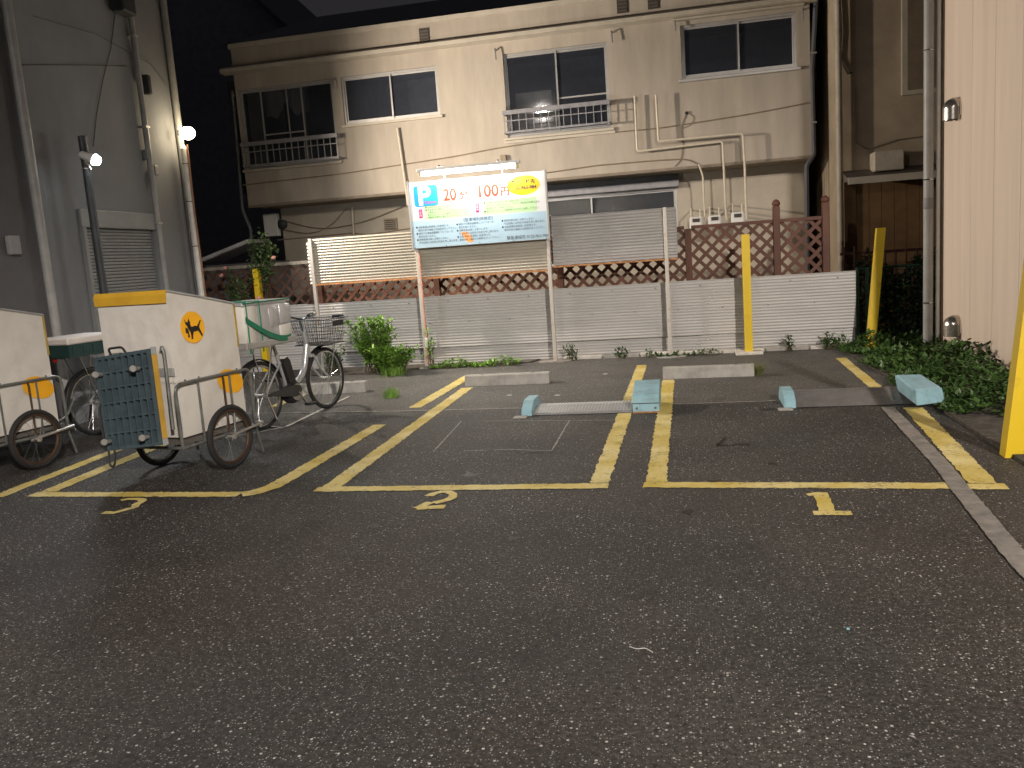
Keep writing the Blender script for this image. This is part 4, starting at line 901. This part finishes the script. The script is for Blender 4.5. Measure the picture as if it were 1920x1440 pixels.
    onside([(.150*cos(a), .095*sin(a)-(.03*cos(a))) for a in [2*pi*i/28 for i in range(28)]], .006, 'orange_oval', ORANGE)
    MB().box(x1-.16, y0-.014, .79, x1-.01, y0-.003, .85).build('reflector_band', PIPEG, bx)
    MB().box(x1+.0005, y0+.002, .742, x1+.012, y1-.012, .756).build('skirt_hem', TARP, bx); MB().box(x0+.004, y0-.0125, .742, x1-.004, y0-.0005, .756).build('skirt_hem', TARP, bx)
    for k in range(5): MB().lathe([(.009,0),(.009,.004),(.005,.006)], (x1+.013, y0+.06+k*.14, .749), (1,0,0), 10).build('eyelet', CHROME, bx)
    # frame, rails, wheels
    fr = MB(); zl, zh = .265, .735
    for s in (-1, 1):
        X = s*.335
        top = bend([(X,-.47,zl),(X,-.47,zh),(X,.34,zh),(X,.34,zl)], .07, 5); MB().tube(top, .0125, 8).build('side_rail', STEEL, t, True)
        MB().tube([(X,-.47,zl),(X,.34,zl)], .014, 8).build('side_bar', STEEL, t, True)
        for y in (-.24, .10): MB().tube([(X,y,zl),(X,y,zh)], .009, 6).build('upright', STEEL, t, True)
        MB().tube(bend([(X,-.02,zh),(X,.03,zh),(X,.03,zl)], .05, 5), .009, 6).build('upright', RUSTRIM, t, True)
        MB().tube([(X+s*.075,-.02,zl+.0),(X+s*.075,.34,zl+.03)], .011, 8).build('wheel_guard', GALV, t, True)
        MB().tube([(X+s*.075,.34,zl+.03),(X,.34,zl+.03)], .011, 8).build('wheel_guard', GALV, t, True)
        make_wheel(t, (s*.365+.0, 0, .25), .25, .022, RUSTRIM if s > 0 else CHROME, 16)
        MB().tube([(s*.30,.0,.25),(s*.36,.0,.25)], .012, 8).build('axle', STEEL, t)
        MB().tube([(X,.33,.27),(X+s*.01,.38,.04)], .011, 8).build('prop_leg', STEEL, t, True)
    for y in (-.46, 0, .33): MB().tube([(-.335,y,zl-.0),(.335,y,zl-.0)], .0125, 8).build('cross_bar', STEEL, t)
    MB().box(-.32, -.44, .285, .32, .33, .315).build('deck', mat('deck_ply', (.10,.09,.08), .8), t)
    MB().tube(bend([(0,.33,.27),(0,.60,.30),(-.2,.86,.42)], .12), .016, 8).build('tow_bar', STEEL, t, True)
    return t
O1 = Vector((-3.9,5.97,0)); O2 = L2W(O1, -1.83, -.25)
cart1 = make_cart(O1, 'white box trailer with orange disc and a blue grid dolly at its back')
cart2 = copy_tree(cart1); cart2.location = O2; cart2['label'] = 'white box trailer at the dark building, no dolly on its back'
for ch in list(cart2.children_recursive):
    if ch.name.split('.')[0] in ('orange_disc', 'cat_silhouette', 'kitten_silhouette'): bpy.data.objects.remove(ch)
# grid dolly hung on the first trailer
dl = thing('platform_dolly', 'slate blue plastic grid dolly standing upright behind the white trailer', 'dolly', L2W(O1, -.06, -.54, 0), TH)
Wd, Hd = .57, .70; rot = Matrix.Rotation(radians(-6), 4, 'Y') @ Matrix.Rotation(radians(-6), 4, 'X')
def DP(u, v, w_=0): p = rot @ Vector((u-Wd/2, w_, v)); return (p.x+.035, p.y-.02, p.z+.285)
def dbar(u0, v0, u1, v1, wd, th, name='rib', mt=DOLLY, w0=0.):
    q = rot.to_3x3() @ Vector((0,1,0)); MB().bar(DP(u0,v0,w0), DP(u1,v1,w0), wd, th, q).build(name, mt, dl)
for k in range(9): dbar(.02+(Wd-.04)*k/8, .0, .02+(Wd-.04)*k/8, Hd, .012 if k not in (0,8) else .03, .05, 'long_rib')
for k in range(7): dbar(.036, .012+(Hd-.024)*k/6, Wd-.036, .012+(Hd-.024)*k/6, .012 if k not in (0,6) else .024, .036, 'cross_rib')
dbar(.02, .01, Wd-.02, .01, .012, .01, 'rib'); 
q = rot.to_3x3() @ Vector((0,1,0)); MB().bar(DP(Wd/2,.01,.03), DP(Wd/2,Hd-.01,.03), Wd-.02, .008, q).build('deck', DOLLY, dl)
dbar(Wd+.012, .045, Wd+.012, Hd-.045, .022, .03, 'yellow_bumper', mat('dull_yellow', (.50,.30,.05), .55))
dbar(Wd+.012, .0, Wd+.012, .043, .022, .03, 'bumper_end', mat('grey_end', (.32,.34,.35), .5)); dbar(Wd+.012, Hd-.043, Wd+.012, Hd+.01, .022, .03, 'bumper_end', MATS['grey_end'])
for u, v in ((.07,.07),(Wd-.12,.07),(.07,Hd-.13),(Wd-.12,Hd-.13)):
    a = DP(u, v, -.03); b = DP(u, v, -.075); cs = MB().cyl(a, b, .016, 10).build('caster', GALV, dl)
    q = DP(u, v, -.085); MB().lathe([(.010,-.010),(.023,-.009),(.025,0),(.023,.009),(.010,.010)], q, tuple(rot.to_3x3() @ Vector((.9,-.35,0))), 14).build('wheel', mat('grey_caster', (.34,.33,.31), .35, .3), cs, True)
lp_ = [DP(.03,.0,-.02), DP(.03,-.10,-.03), DP(.06,-.125,-.03), DP(.09,-.10,-.03), DP(.09,.0,-.02)]
MB().tube(bend(lp_, .03), .008, 6).build('handle_loop', BLKP, dl, True)
MB().tube(bend([DP(.015,.0,-.03), DP(.0,Hd*.45,-.03), DP(.02,Hd*.5,-.02)], .05), .011, 6).build('handle_tube', BLKP, dl, True)
MB().tube(bend([DP(.16,Hd,-.0), DP(.16,Hd+.05,-.02), DP(.30,Hd+.045,-.02), DP(.31,Hd,0)], .03), .009, 6).build('handle_grip', BLKP, dl, True)
MB().tube(bend([DP(Wd+.03,Hd-.02,.05), DP(Wd+.045,Hd+.01,.05), DP(Wd+.06,Hd-.05,.05), DP(Wd+.05,.1,.05)], .03), .012, 6).build('side_tube', STEEL, dl, True)

def make_bike(o, label, front_basket=True):
    t = thing('bicycle', label, 'bicycle', o, TH, 'delivery bicycles in the left bays')
    RW = .33; WB = 1.07
    make_wheel(t, (0,0,RW), RW, .021, CHROME, 28); make_wheel(t, (0,WB,RW), RW, .021, CHROME, 28)
    hb, ht = Vector((0,.82,.62)), Vector((0,.77,.86))
    MB().tube([hb, ht], .024, 10).build('head_tube', SILVER, t, True)
    MB().tube(bend([(0,.80,.72),(0,.70,.42),(0,.40,.30)], .13, 7), [.032]*0 or .031, 12).build('down_tube', SILVER, t, True)
    MB().tube([(0,.42,.29),(0,.27,.80)], .017, 10).build('seat_tube', SILVER, t, True)
    MB().tube([(0,.235,.86),(0,.29,.72)], .0135, 8).build('seat_post', CHROME, t, True)
    for s in (-1, 1):
        MB().tube([(s*.03,.42,.29),(s*.06,.2,.31),(s*.065,0,RW)], .010, 8).build('chain_stay', SILVER, t, True)
        MB().tube([(s*.02,.33,.60),(s*.05,.2,.52),(s*.065,0,RW)], .009, 8).build('seat_stay', SILVER, t, True)
        MB().tube([(s*.045,.845,.60),(s*.05,.93,.46),(s*.052,WB,RW)], [.014,.012,.010], 8).build('fork_blade', SILVER, t, True)
        MB().tube([(s*.075,0,RW),(s*.11,-.18,.80)], .006, 6).build('rack_stay', CHROME, t); MB().tube([(s*.075,0,RW),(s*.11,.12,.80)], .006, 6).build('rack_stay', CHROME, t)
        MB().tube([(s*.13,.42,.80),(s*.13,-.36,.83)], .008, 6).build('rack_rail', GALV, t)
        MB().tube([(s*.058,WB,RW),(s*.09,WB+.10,.68)], .005, 6).build('basket_stay', CHROME, t)
    MB().box(-.045, .80, .585, .045, .86, .62, .008).build('fork_crown', SILVER, t)
    for y in (-.35, -.1, .15, .40): MB().tube([(-.13,y,.815),(.13,y,.815)], .006, 6).build('rack_bar', GALV, t)
    # mudguards
    for cy, a0, a1, nm in ((0, radians(20), radians(190), 'rear_mudguard'), (WB, radians(75), radians(150), 'front_mudguard')):
        mb = MB(); n = 16; vs = []
        for i in range(n+1):
            a = a0+(a1-a0)*i/n
            for k in range(5): b = -pi/2+pi*k/4; rr_ = RW+.012+.012*cos(b); vs.append((.03*sin(b), cy+rr_*cos(a), RW+rr_*sin(a)))
        mb.add(vs, [(i*5+k, i*5+k+1, (i+1)*5+k+1, (i+1)*5+k) for i in range(n) for k in range(4)]).build(nm, BLKP, t, True)
    # battery, motor unit, cranks
    bt_ = [(-.04,-.17),(.04,-.17),(.045,.10),(.02,.15),(-.03,.15),(-.05,.10)]
    ax = Vector((0,-.28,.96)).normalized(); px_ = Vector((0,.96,.28)).normalized()
    MB().prism([(p[0]*1.1, p[1]) for p in bt_], Vector((-.045,.43,.50)), px_, ax, (1,0,0), .09).build('battery', BLKP, t)
    MB().lathe([(.03,-.06),(.10,-.055),(.115,-.03),(.115,.03),(.10,.06),(.04,.07)], (0,.47,.285), (1,0,0), 20).build('motor_unit', BLKP, t, True)
    MB().lathe([(.01,0),(.085,.0),(.085,.004),(.01,.006)], (.072,.47,.285), (1,0,0), 24).build('chainring', GALV, t)
    MB().prism([(.02,.345),(.44,.365),(.52,.345),(.54,.30),(.50,.255),(.44,.245),(.02,.315)], (.078,0,0), (0,1,0), (0,0,1), (1,0,0), .008).build('chain_guard', mat('grey_guard', (.05,.05,.052), .4, .3), t)
    MB().tube([(.09,.47,.285),(.105,.56,.155)], .010, 6).build('crank', CHROME, t); MB().tube([(-.09,.47,.285),(-.105,.38,.415)], .010, 6).build('crank', CHROME, t)
    MB().box(.11, .51, .14, .20, .61, .165, .005).build('pedal', BLKP, t); MB().box(-.20, .33, .405, -.11, .43, .43, .005).build('pedal', BLKP, t)
    # saddle, bars
    sd = [(-.02,-.02),(.10,-.10),(.17,-.13)]; mb = MB(); vs = []; prof = [(.46,.02,.0),(.42,.035,.01),(.34,.05,.01),(.26,.10,.015),(.20,.115,.02),(.16,.10,.015),(.14,.05,.005)]
    for y, hw, zz in prof:
        for k in range(7): b = pi*k/6; vs.append((hw*cos(b), y, .865+zz+.035*sin(b)-(.03 if k in (0,6) else 0)))
    mb.add(vs, [(i*7+k, i*7+k+1, (i+1)*7+k+1, (i+1)*7+k) for i in range(len(prof)-1) for k in range(6)]+[tuple(range(7)), tuple(range(42,49))]).build('saddle', BLKP, t, True)
    MB().tube([ht, (0,.745,.98)], .014, 8).build('stem', CHROME, t)
    MB().tube(bend([(-.28,.52,1.04),(-.24,.70,1.06),(-.06,.76,.99),(.06,.76,.99),(.24,.70,1.06),(.28,.52,1.04)], .08), .011, 8).build('handlebar', CHROME, t, True)
    for s in (-1, 1):
        MB().tube([(s*.282,.50,1.038),(s*.262,.60,1.048)], .016, 8).build('grip', BLKP, t); MB().tube([(s*.25,.68,1.05),(s*.27,.58,1.015)], .006, 6).build('brake_lever', CHROME, t)
    MB().lathe([(.03,0),(.03,.02),(.015,.035)], (.10,.75,1.0), (0,0,1), 12).build('bell', CHROME, t, True)
    if front_basket:
        bk = MB().box(-.20, .87, .70, .20, 1.20, .708).build('basket', BLKP, t)
        y0, y1, y0b, y1b, z0, z1 = .83, 1.27, .88, 1.19, .70, .965
        for k in range(8):
            f_ = k/7; z = z0+(z1-z0)*f_; a_, b_ = y0b+(y0-y0b)*f_, y1b+(y1-y1b)*f_; xw_ = .17+.05*f_
            r_ = .005 if k == 7 else .0026
            MB().tube([(-xw_,a_,z),(xw_,a_,z),(xw_,b_,z),(-xw_,b_,z)], r_, 4, True).build('basket_wire', BLKP if k % 2 else STEEL, bk)
        for k in range(14):
            f_ = k/13; x = -1+2*f_
            MB().tube([(x*.17,y0b,z0),(x*.22,y0,z1)], .0026, 4).build('basket_wire', BLKP, bk); MB().tube([(x*.17,y1b,z0),(x*.22,y1,z1)], .0026, 4).build('basket_wire', BLKP, bk)
        for k in range(1, 13):
            f_ = k/13
            for s in (-1, 1): MB().tube([(s*.17,y0b+(y1b-y0b)*f_,z0),(s*.22,y0+(y1-y0)*f_,z1)], .0026, 4).build('basket_wire', BLKP, bk)
        MB().box(.215, .98, .885, .235, 1.16, .945, .004).build('name_plate', BLKP, bk)
        MB().box(.02, 1.26, .94, .16, 1.30, .985, .008).build('head_light', BLKP, bk)
    MB().tube(bend([(-.07,.02,.31),(-.13,.02,.14),(-.15,.06,.012),(.15,.06,.012),(.13,.02,.14),(.07,.02,.31)], .04), .010, 8).build('kick_stand', CHROME, t, True)
    MB().lathe([(.02,0),(.02,.02)], (0,-.36,.80), (0,-1,0), 10).build('reflector', mat('red_reflector', (.4,.02,.02), .2), t)
    return t
B1 = Vector((-4.05,7.35,0)); B2 = L2W(O1, -2.18, .98)
bike1 = make_bike(B1, 'silver electric bicycle with wire basket and silver insulated box on its rack')
bike2 = copy_tree(bike1); bike2.location = B2; bike2['label'] = 'silver bicycle with a green crate on its rack between the two trailers'
# load on the bicycles
ib = thing('insulated_box', 'silver quilted insulated box with green straps on the bicycle rack', 'box', L2W(B1, 0, -.09, .825), TH)
bxm = MB(); bxm.box(-.24, -.30, 0, .24, .36, .40, .035); bxm.build('body', FOIL, ib, True)
MB().box(-.247, -.305, .0, .247, -.10, .395, .03).build('white_cover', TARP, ib, True)
MB().box(-.252, -.31, .375, .252, .37, .408, .012).build('lid', FOIL, ib)
MB().tube([(.256,-.31,.402),(.256,.36,.402),(-.256,.36,.402)], .007, 6).build('lid_piping', GREEN, ib)
MB().box(.238, .19, .18, .256, .355, .36, .008).build('pocket', FOIL, ib, True); MB().box(.238, .045, .16, .252, .175, .34, .008).build('pocket', FOIL, ib, True); MB().box(.238, .17, .03, .256, .35, .165, .008).build('pocket', TARP, ib, True)
for y in (-.09, -.27): MB().tube([(.252,y,-.05),(.256,y,.2),(.256,y,.41),(-.256,y,.416),(-.256,y,0)], .009, 4).build('strap', GREEN, ib)
n = 14; vs = []
for i in range(n+1):
    tt = i/n; y = -.30+.62*tt; z = .26-.24*sin(tt*pi*.55)+.02*tt
    vs += [(.262+.02*sin(tt*pi), y, z+.026), (.262+.026*sin(tt*pi), y, z-.026)]
MB().add(vs, [(2*i, 2*i+1, 2*i+3, 2*i+2) for i in range(n)]).build('hanging_strap', GREEN, ib, True)
tray = MB().box(-.27, -.33, -.012, .27, .40, .05, .01).build('tray', mat('grey_tray', (.30,.29,.27), .6), ib)
gc = thing('green_crate', 'dark green plastic crate with a white lid on the second bicycle rack', 'crate', L2W(B2, 0, -.10, .825), TH)
wl = MB()
for a, b in (((-.24,-.30),(.24,-.28)), ((-.24,.28),(.24,.30)), ((-.24,-.28),(-.22,.28)), ((.22,-.28),(.24,.28))): wl.box(a[0], a[1], 0, b[0], b[1], .12)
wl.build('wall', CRATEG, gc); MB().box(-.22, -.28, .0, .22, .28, .02).build('floor', CRATEG, gc)
for k in range(5): MB().box(.2402, -.26+k*.115, .03, .248, -.17+k*.115, .10).build('rib', CRATEG, gc)
MB().box(-.25, -.31, .122, .25, .31, .185, .012).build('lid', mat('white_lid', (.74,.68,.64), .5, var=.06), gc)

# ------------------------------------------------------------------ plants
def leaf(mb, p, d, up, L, wd):
    d = Vector(d).normalized(); s = d.cross(Vector(up))
    if s.length < 1e-3: s = Vector((1,0,0))
    s.normalize(); n = s.cross(d); p = Vector(p)
    mb.add([p, p+d*L*.35+s*wd*.5+n*wd*.12, p+d*L-n*L*.12, p+d*L*.35-s*wd*.5+n*wd*.12, p+d*L*.5-n*wd*.08], [(0,1,4),(1,2,4),(2,3,4),(3,0,4)])
def rdir(zmin=-.3): 
    a = R_(0, 2*pi); z = R_(zmin, 1); r = sqrt(max(0, 1-z*z)); return Vector((r*cos(a), r*sin(a), z))
def weed(loc, hgt, spread, nst, nl, ls, label, name='weed_bush', mt=LEAF, cat='weed', group=None, lean=(0,-.2)):
    o = thing(name, label, cat, loc, 0, group); sm = MB(); lm = MB()
    for k in range(nst):
        a = R_(0, 2*pi); r = R_(.15, 1)*spread; h = hgt*R_(.45, 1)
        b = Vector((R_(-.4,.4)*spread, R_(-.3,.3)*spread*.5, 0)); tip = Vector((cos(a)*r+lean[0]*h, sin(a)*r*.55+lean[1]*h, h)); mid = (b+tip)/2+Vector((0,0,h*.28))
        pts = [b*(1-t)**2+mid*2*t*(1-t)+tip*t*t for t in [i/6 for i in range(7)]]
        sm.tube(pts, [.006*(1-.12*i) for i in range(7)], 4)
        for i in range(nl):
            t = R_(.18, 1); p = b*(1-t)**2+mid*2*t*(1-t)+tip*t*t+Vector((R_(-.03,.03), R_(-.03,.03), R_(-.03,.03)))
            leaf(lm, p, rdir(-.35)+Vector((0,-.2,0)), (0,0,1), ls*R_(.6,1.25), ls*R_(.3,.5))
    sm.build('stems', STEM, o, True); lm.build('foliage', mt, o, kind='stuff'); return o
def patch(loc, w_, dep, h, n, ls, label, name='weed_patch', mt=LEAF, cat='weeds', group=None):
    o = thing(name, label, cat, loc, 0, group); lm = MB(); sm = MB()
    for k in range(n):
        x = R_(-w_/2, w_/2); y = R_(-dep/2, dep/2); z = R_(.01, 1)*h*(.55+.45*sin(x*9+loc[0]*5)); leaf(lm, (x,y,max(.008,z)), rdir(-.1)+Vector((0,-.35,0)), (0,0,1), ls*R_(.6,1.2), ls*R_(.45,.75))
        if k % 6 == 0: sm.tube([(x,y,0),(x+R_(-.02,.02),y,max(.02,z))], .003, 3)
    sm.build('stems', STEM, o); lm.build('foliage', mt, o, kind='stuff'); return o
weed((-4.25,11.05,0), .80, .50, 46, 60, .08, 'large bright green leafy bush sprouting before the corrugated fence')
weed((-4.0,10.9,0), .38, .45, 36, 46, .08, 'low bright green weeds spilling beside the sign post foot', lean=(.2,-.3))
weed((-4.95,11.2,0), .42, .28, 18, 26, .07, 'dark green weed clump behind the silver bicycle wheel', mt=LEAFD)
weed((-3.60,11.35,0), .62, .12, 5, 16, .08, 'thin yellow-green leafy shoot climbing the sign post conduit', lean=(.1,-.2))
patch((-2.95,11.28,0), 1.25, .22, .12, 420, .065, 'band of small heart-leaved ground weeds under the parking board')
weed((-1.62,11.5,0), .24, .17, 10, 16, .05, 'small dark weed tuft right of the rusty post footing', mt=LEAFD)
patch((-.95,11.5,0), .16, .12, .14, 60, .06, 'tiny green weed tuft on the kerb', mt=LEAFD); patch((-.42,11.42,0), .42, .16, .13, 130, .06, 'green weed tuft at the foot of the thin end post', mt=LEAFD)
patch((0.1,11.45,0), .45, .12, .07, 110, .05, 'flat weeds on the kerb left of the upright yellow post', mt=LEAFD)
weed((1.22,11.48,0), .22, .09, 5, 14, .075, 'single small weed plant before the right corrugated sheet', mt=LEAFD); weed((1.72,11.45,0), .2, .22, 9, 22, .07, 'weed clump at the right end of the corrugated fence', mt=LEAFD)
# grass tufts
def tuft(loc, n, h, r, label, c):
    o = thing('grass_tuft', label, 'grass', loc, 0, 'grass tufts in the asphalt'); lm = MB()
    for k in range(n):
        a = R_(0, 2*pi); q = R_(0, r); b = Vector((q*cos(a), q*sin(a), 0)); t = b+Vector((R_(-1,1)*h*.7, R_(-1,1)*h*.7, h*R_(.5,1))); m_ = (b+t)/2+Vector((0,0,h*.2)); s = Vector((.0035*cos(a+1.5), .0035*sin(a+1.5), 0))
        lm.add([b-s, b+s, m_+s*.8, m_-s*.8, t], [(0,1,2,3),(3,2,4)])
    lm.build('blades', c, o, kind='stuff')
DRY = mat('dry_grass', (.16,.15,.05), .6, col2=(.10,.14,.03)); tuft(tuple(G(733,745)), 140, .13, .11, 'green grass tuft growing from the joint beside bay 2', LEAF); tuft((.68,9.55,0), 90, .16, .05, 'dry grass tuft at the end of the wheel stop in bay 1', DRY)
tuft((-3.95,10.75,0), 160, .16, .22, 'grass fringe under the bright green bush', LEAF)
# ivy bed, hedge
iv = MB()
for k in range(10500):
    y = R_(4.9, 11.5); x0 = 2.02-.10*(y-5.4)/6+.08*sin(y*5)+(.10 if y < 8 else 0)+(.22 if y < 7.0 else 0); x = R_(x0, 2.74) if R_(0,1) < .9 else x0+R_(-.1,.05)
    e = min(1, max(0, (x-x0)/.25)); h = (.04+.17*e)*(.65+.5*sin(x*7+y*3.1)*sin(y*4.3+1)) + (.10 if (8.3 < y < 9.4 and x > 2.4) else 0)
    z = max(.03, R_(.35, 1)*h+.025); leaf(iv, (x,y,z), rdir(.0)+Vector((-.25,-.3,0)), (0,0,1), R_(.028,.085), R_(.022,.062))
ivo = iv.build('ivy_ground_cover', LEAFD, kind='stuff'); tag(ivo, 'dark ivy covering the soil bed along the cream wall', 'ivy')
hg = MB(); hs = MB()
for k in range(5200):
    x = R_(2.14, 3.7); y = 12.02+R_(-.33,.30); top = 1.0+.12*sin(x*9)+.07*sin(x*23); z = R_(.02, 1)**.8*top
    if y < 11.75 and z > .8: continue
    leaf(hg, (x,y,z), rdir(-.4)+Vector((0,-.4,0)), (0,0,1), R_(.05,.10), R_(.035,.065))
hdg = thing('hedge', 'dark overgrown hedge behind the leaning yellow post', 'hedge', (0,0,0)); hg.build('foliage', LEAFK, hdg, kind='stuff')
for k in range(14): x = 2.2+k*.105; hs.tube([(x,12.05,0),(x+R_(-.08,.08),12.05+R_(-.1,.1),.9)], .010, 5)
hs.build('stems', STEM, hdg)
# rose against the old lattice
rs = thing('rose_bush', 'climbing rose with pale leaves and pink blooms by the old lattice', 'rose', (-6.3,11.72,0)); sm = MB(); lm = MB(); pm = MB()
for tip in ((.18,-.05,2.02),(.34,-.1,1.75),(.02,0,1.85),(-.32,-.12,1.45),(-.38,-.15,1.25),(.3,-.05,1.9),(.1,-.12,1.6)):
    b = Vector((R_(-.05,.05),0,0)); tp = Vector(tip); mid = Vector((tp.x*.35, 0, tp.z*.7)); pts = [b*(1-t)**2+mid*2*t*(1-t)+tp*t*t for t in [i/8 for i in range(9)]]; sm.tube(pts, .007, 4)
    for k in range(80):
        t = R_(.66, 1.02); p = b*(1-t)**2+mid*2*t*(1-t)+tp*t*t+Vector((R_(-.09,.09), R_(-.07,.07), R_(-.09,.09))); leaf(lm, p, rdir(-.4)+Vector((0,-.3,0)), (0,0,1), R_(.06,.11), R_(.04,.06))
for p in ((-.36,-.2,1.56),(-.44,-.2,1.46),(.40,-.16,1.66),(.12,-.2,1.1)):
    pm.lathe([(.006,0),(.03,.012),(.036,.03),(.02,.045),(.004,.05)], p, (0,-.5,.8), 8)
sm.build('stems', STEM, rs, True); lm.build('foliage', mat('rose_leaf', (.06,.12,.04), .45, col2=(.14,.22,.08), scale=9), rs, kind='stuff'); pm.build('blooms', PINK, rs, True)
# scraps on the asphalt
for px, py, lb_ in ((1135,702,'small pale paper scrap lying between the wheel stops of two bays'),(955,742,'pale paper scrap between the wheel stop and hinge box of bay 2'),(1045,742,'torn pale paper scrap behind the bright tread plate')):
    p = G(px, py); tag(MB().prism([(-.03,-.012),(.0,-.02),(.03,-.008),(.026,.012),(-.01,.018)], (p.x,p.y,.004), (1,0,0), (0,1,0), (0,0,1), .004).build('paper_scrap', WHITEP), lb_, 'litter', 'paper scraps in bay 2')

p = [G(*q) for q in ((1180,1215),(1195,1220),(1210,1217),(1224,1226))]
tag(MB().tube(bend([(v.x, v.y, .006) for v in p], .03), .0016, 5).build('string', WHITEP, None, True), 'thin pale bit of string lying on the open asphalt', 'litter')
p = G(1590,1181); tag(MB().prism([(-.006,-.005),(.005,-.006),(.007,.004),(-.004,.006)], (p.x,p.y,.003), (1,0,0), (0,1,0), (0,0,1), .004).build('plastic_chip', mat('blue_chip', (.25,.50,.62), .5)), 'tiny light blue plastic chip on the open asphalt', 'litter')

tp = MB()
for k in range(46):
    t = R_(0, 1); px = 1318+22*sin(t*11)+R_(-9,9); p = PY(px, 535+t*125, YF-.022); a = R_(0, 3.1); L = R_(.008,.028); u = Vector((cos(a)*L, 0, sin(a)*L)); v = Vector((-sin(a)*.003, 0, cos(a)*.003))
    tp.add([p-u, p+v, p+u, p-v, p+Vector((0,-.004,0))], [(0,1,4),(1,2,4),(2,3,4),(3,0,4)])
tp.build('tape_glints', WHITEP, fence, kind='stuff')  # white slivers painted in as glints off torn tape
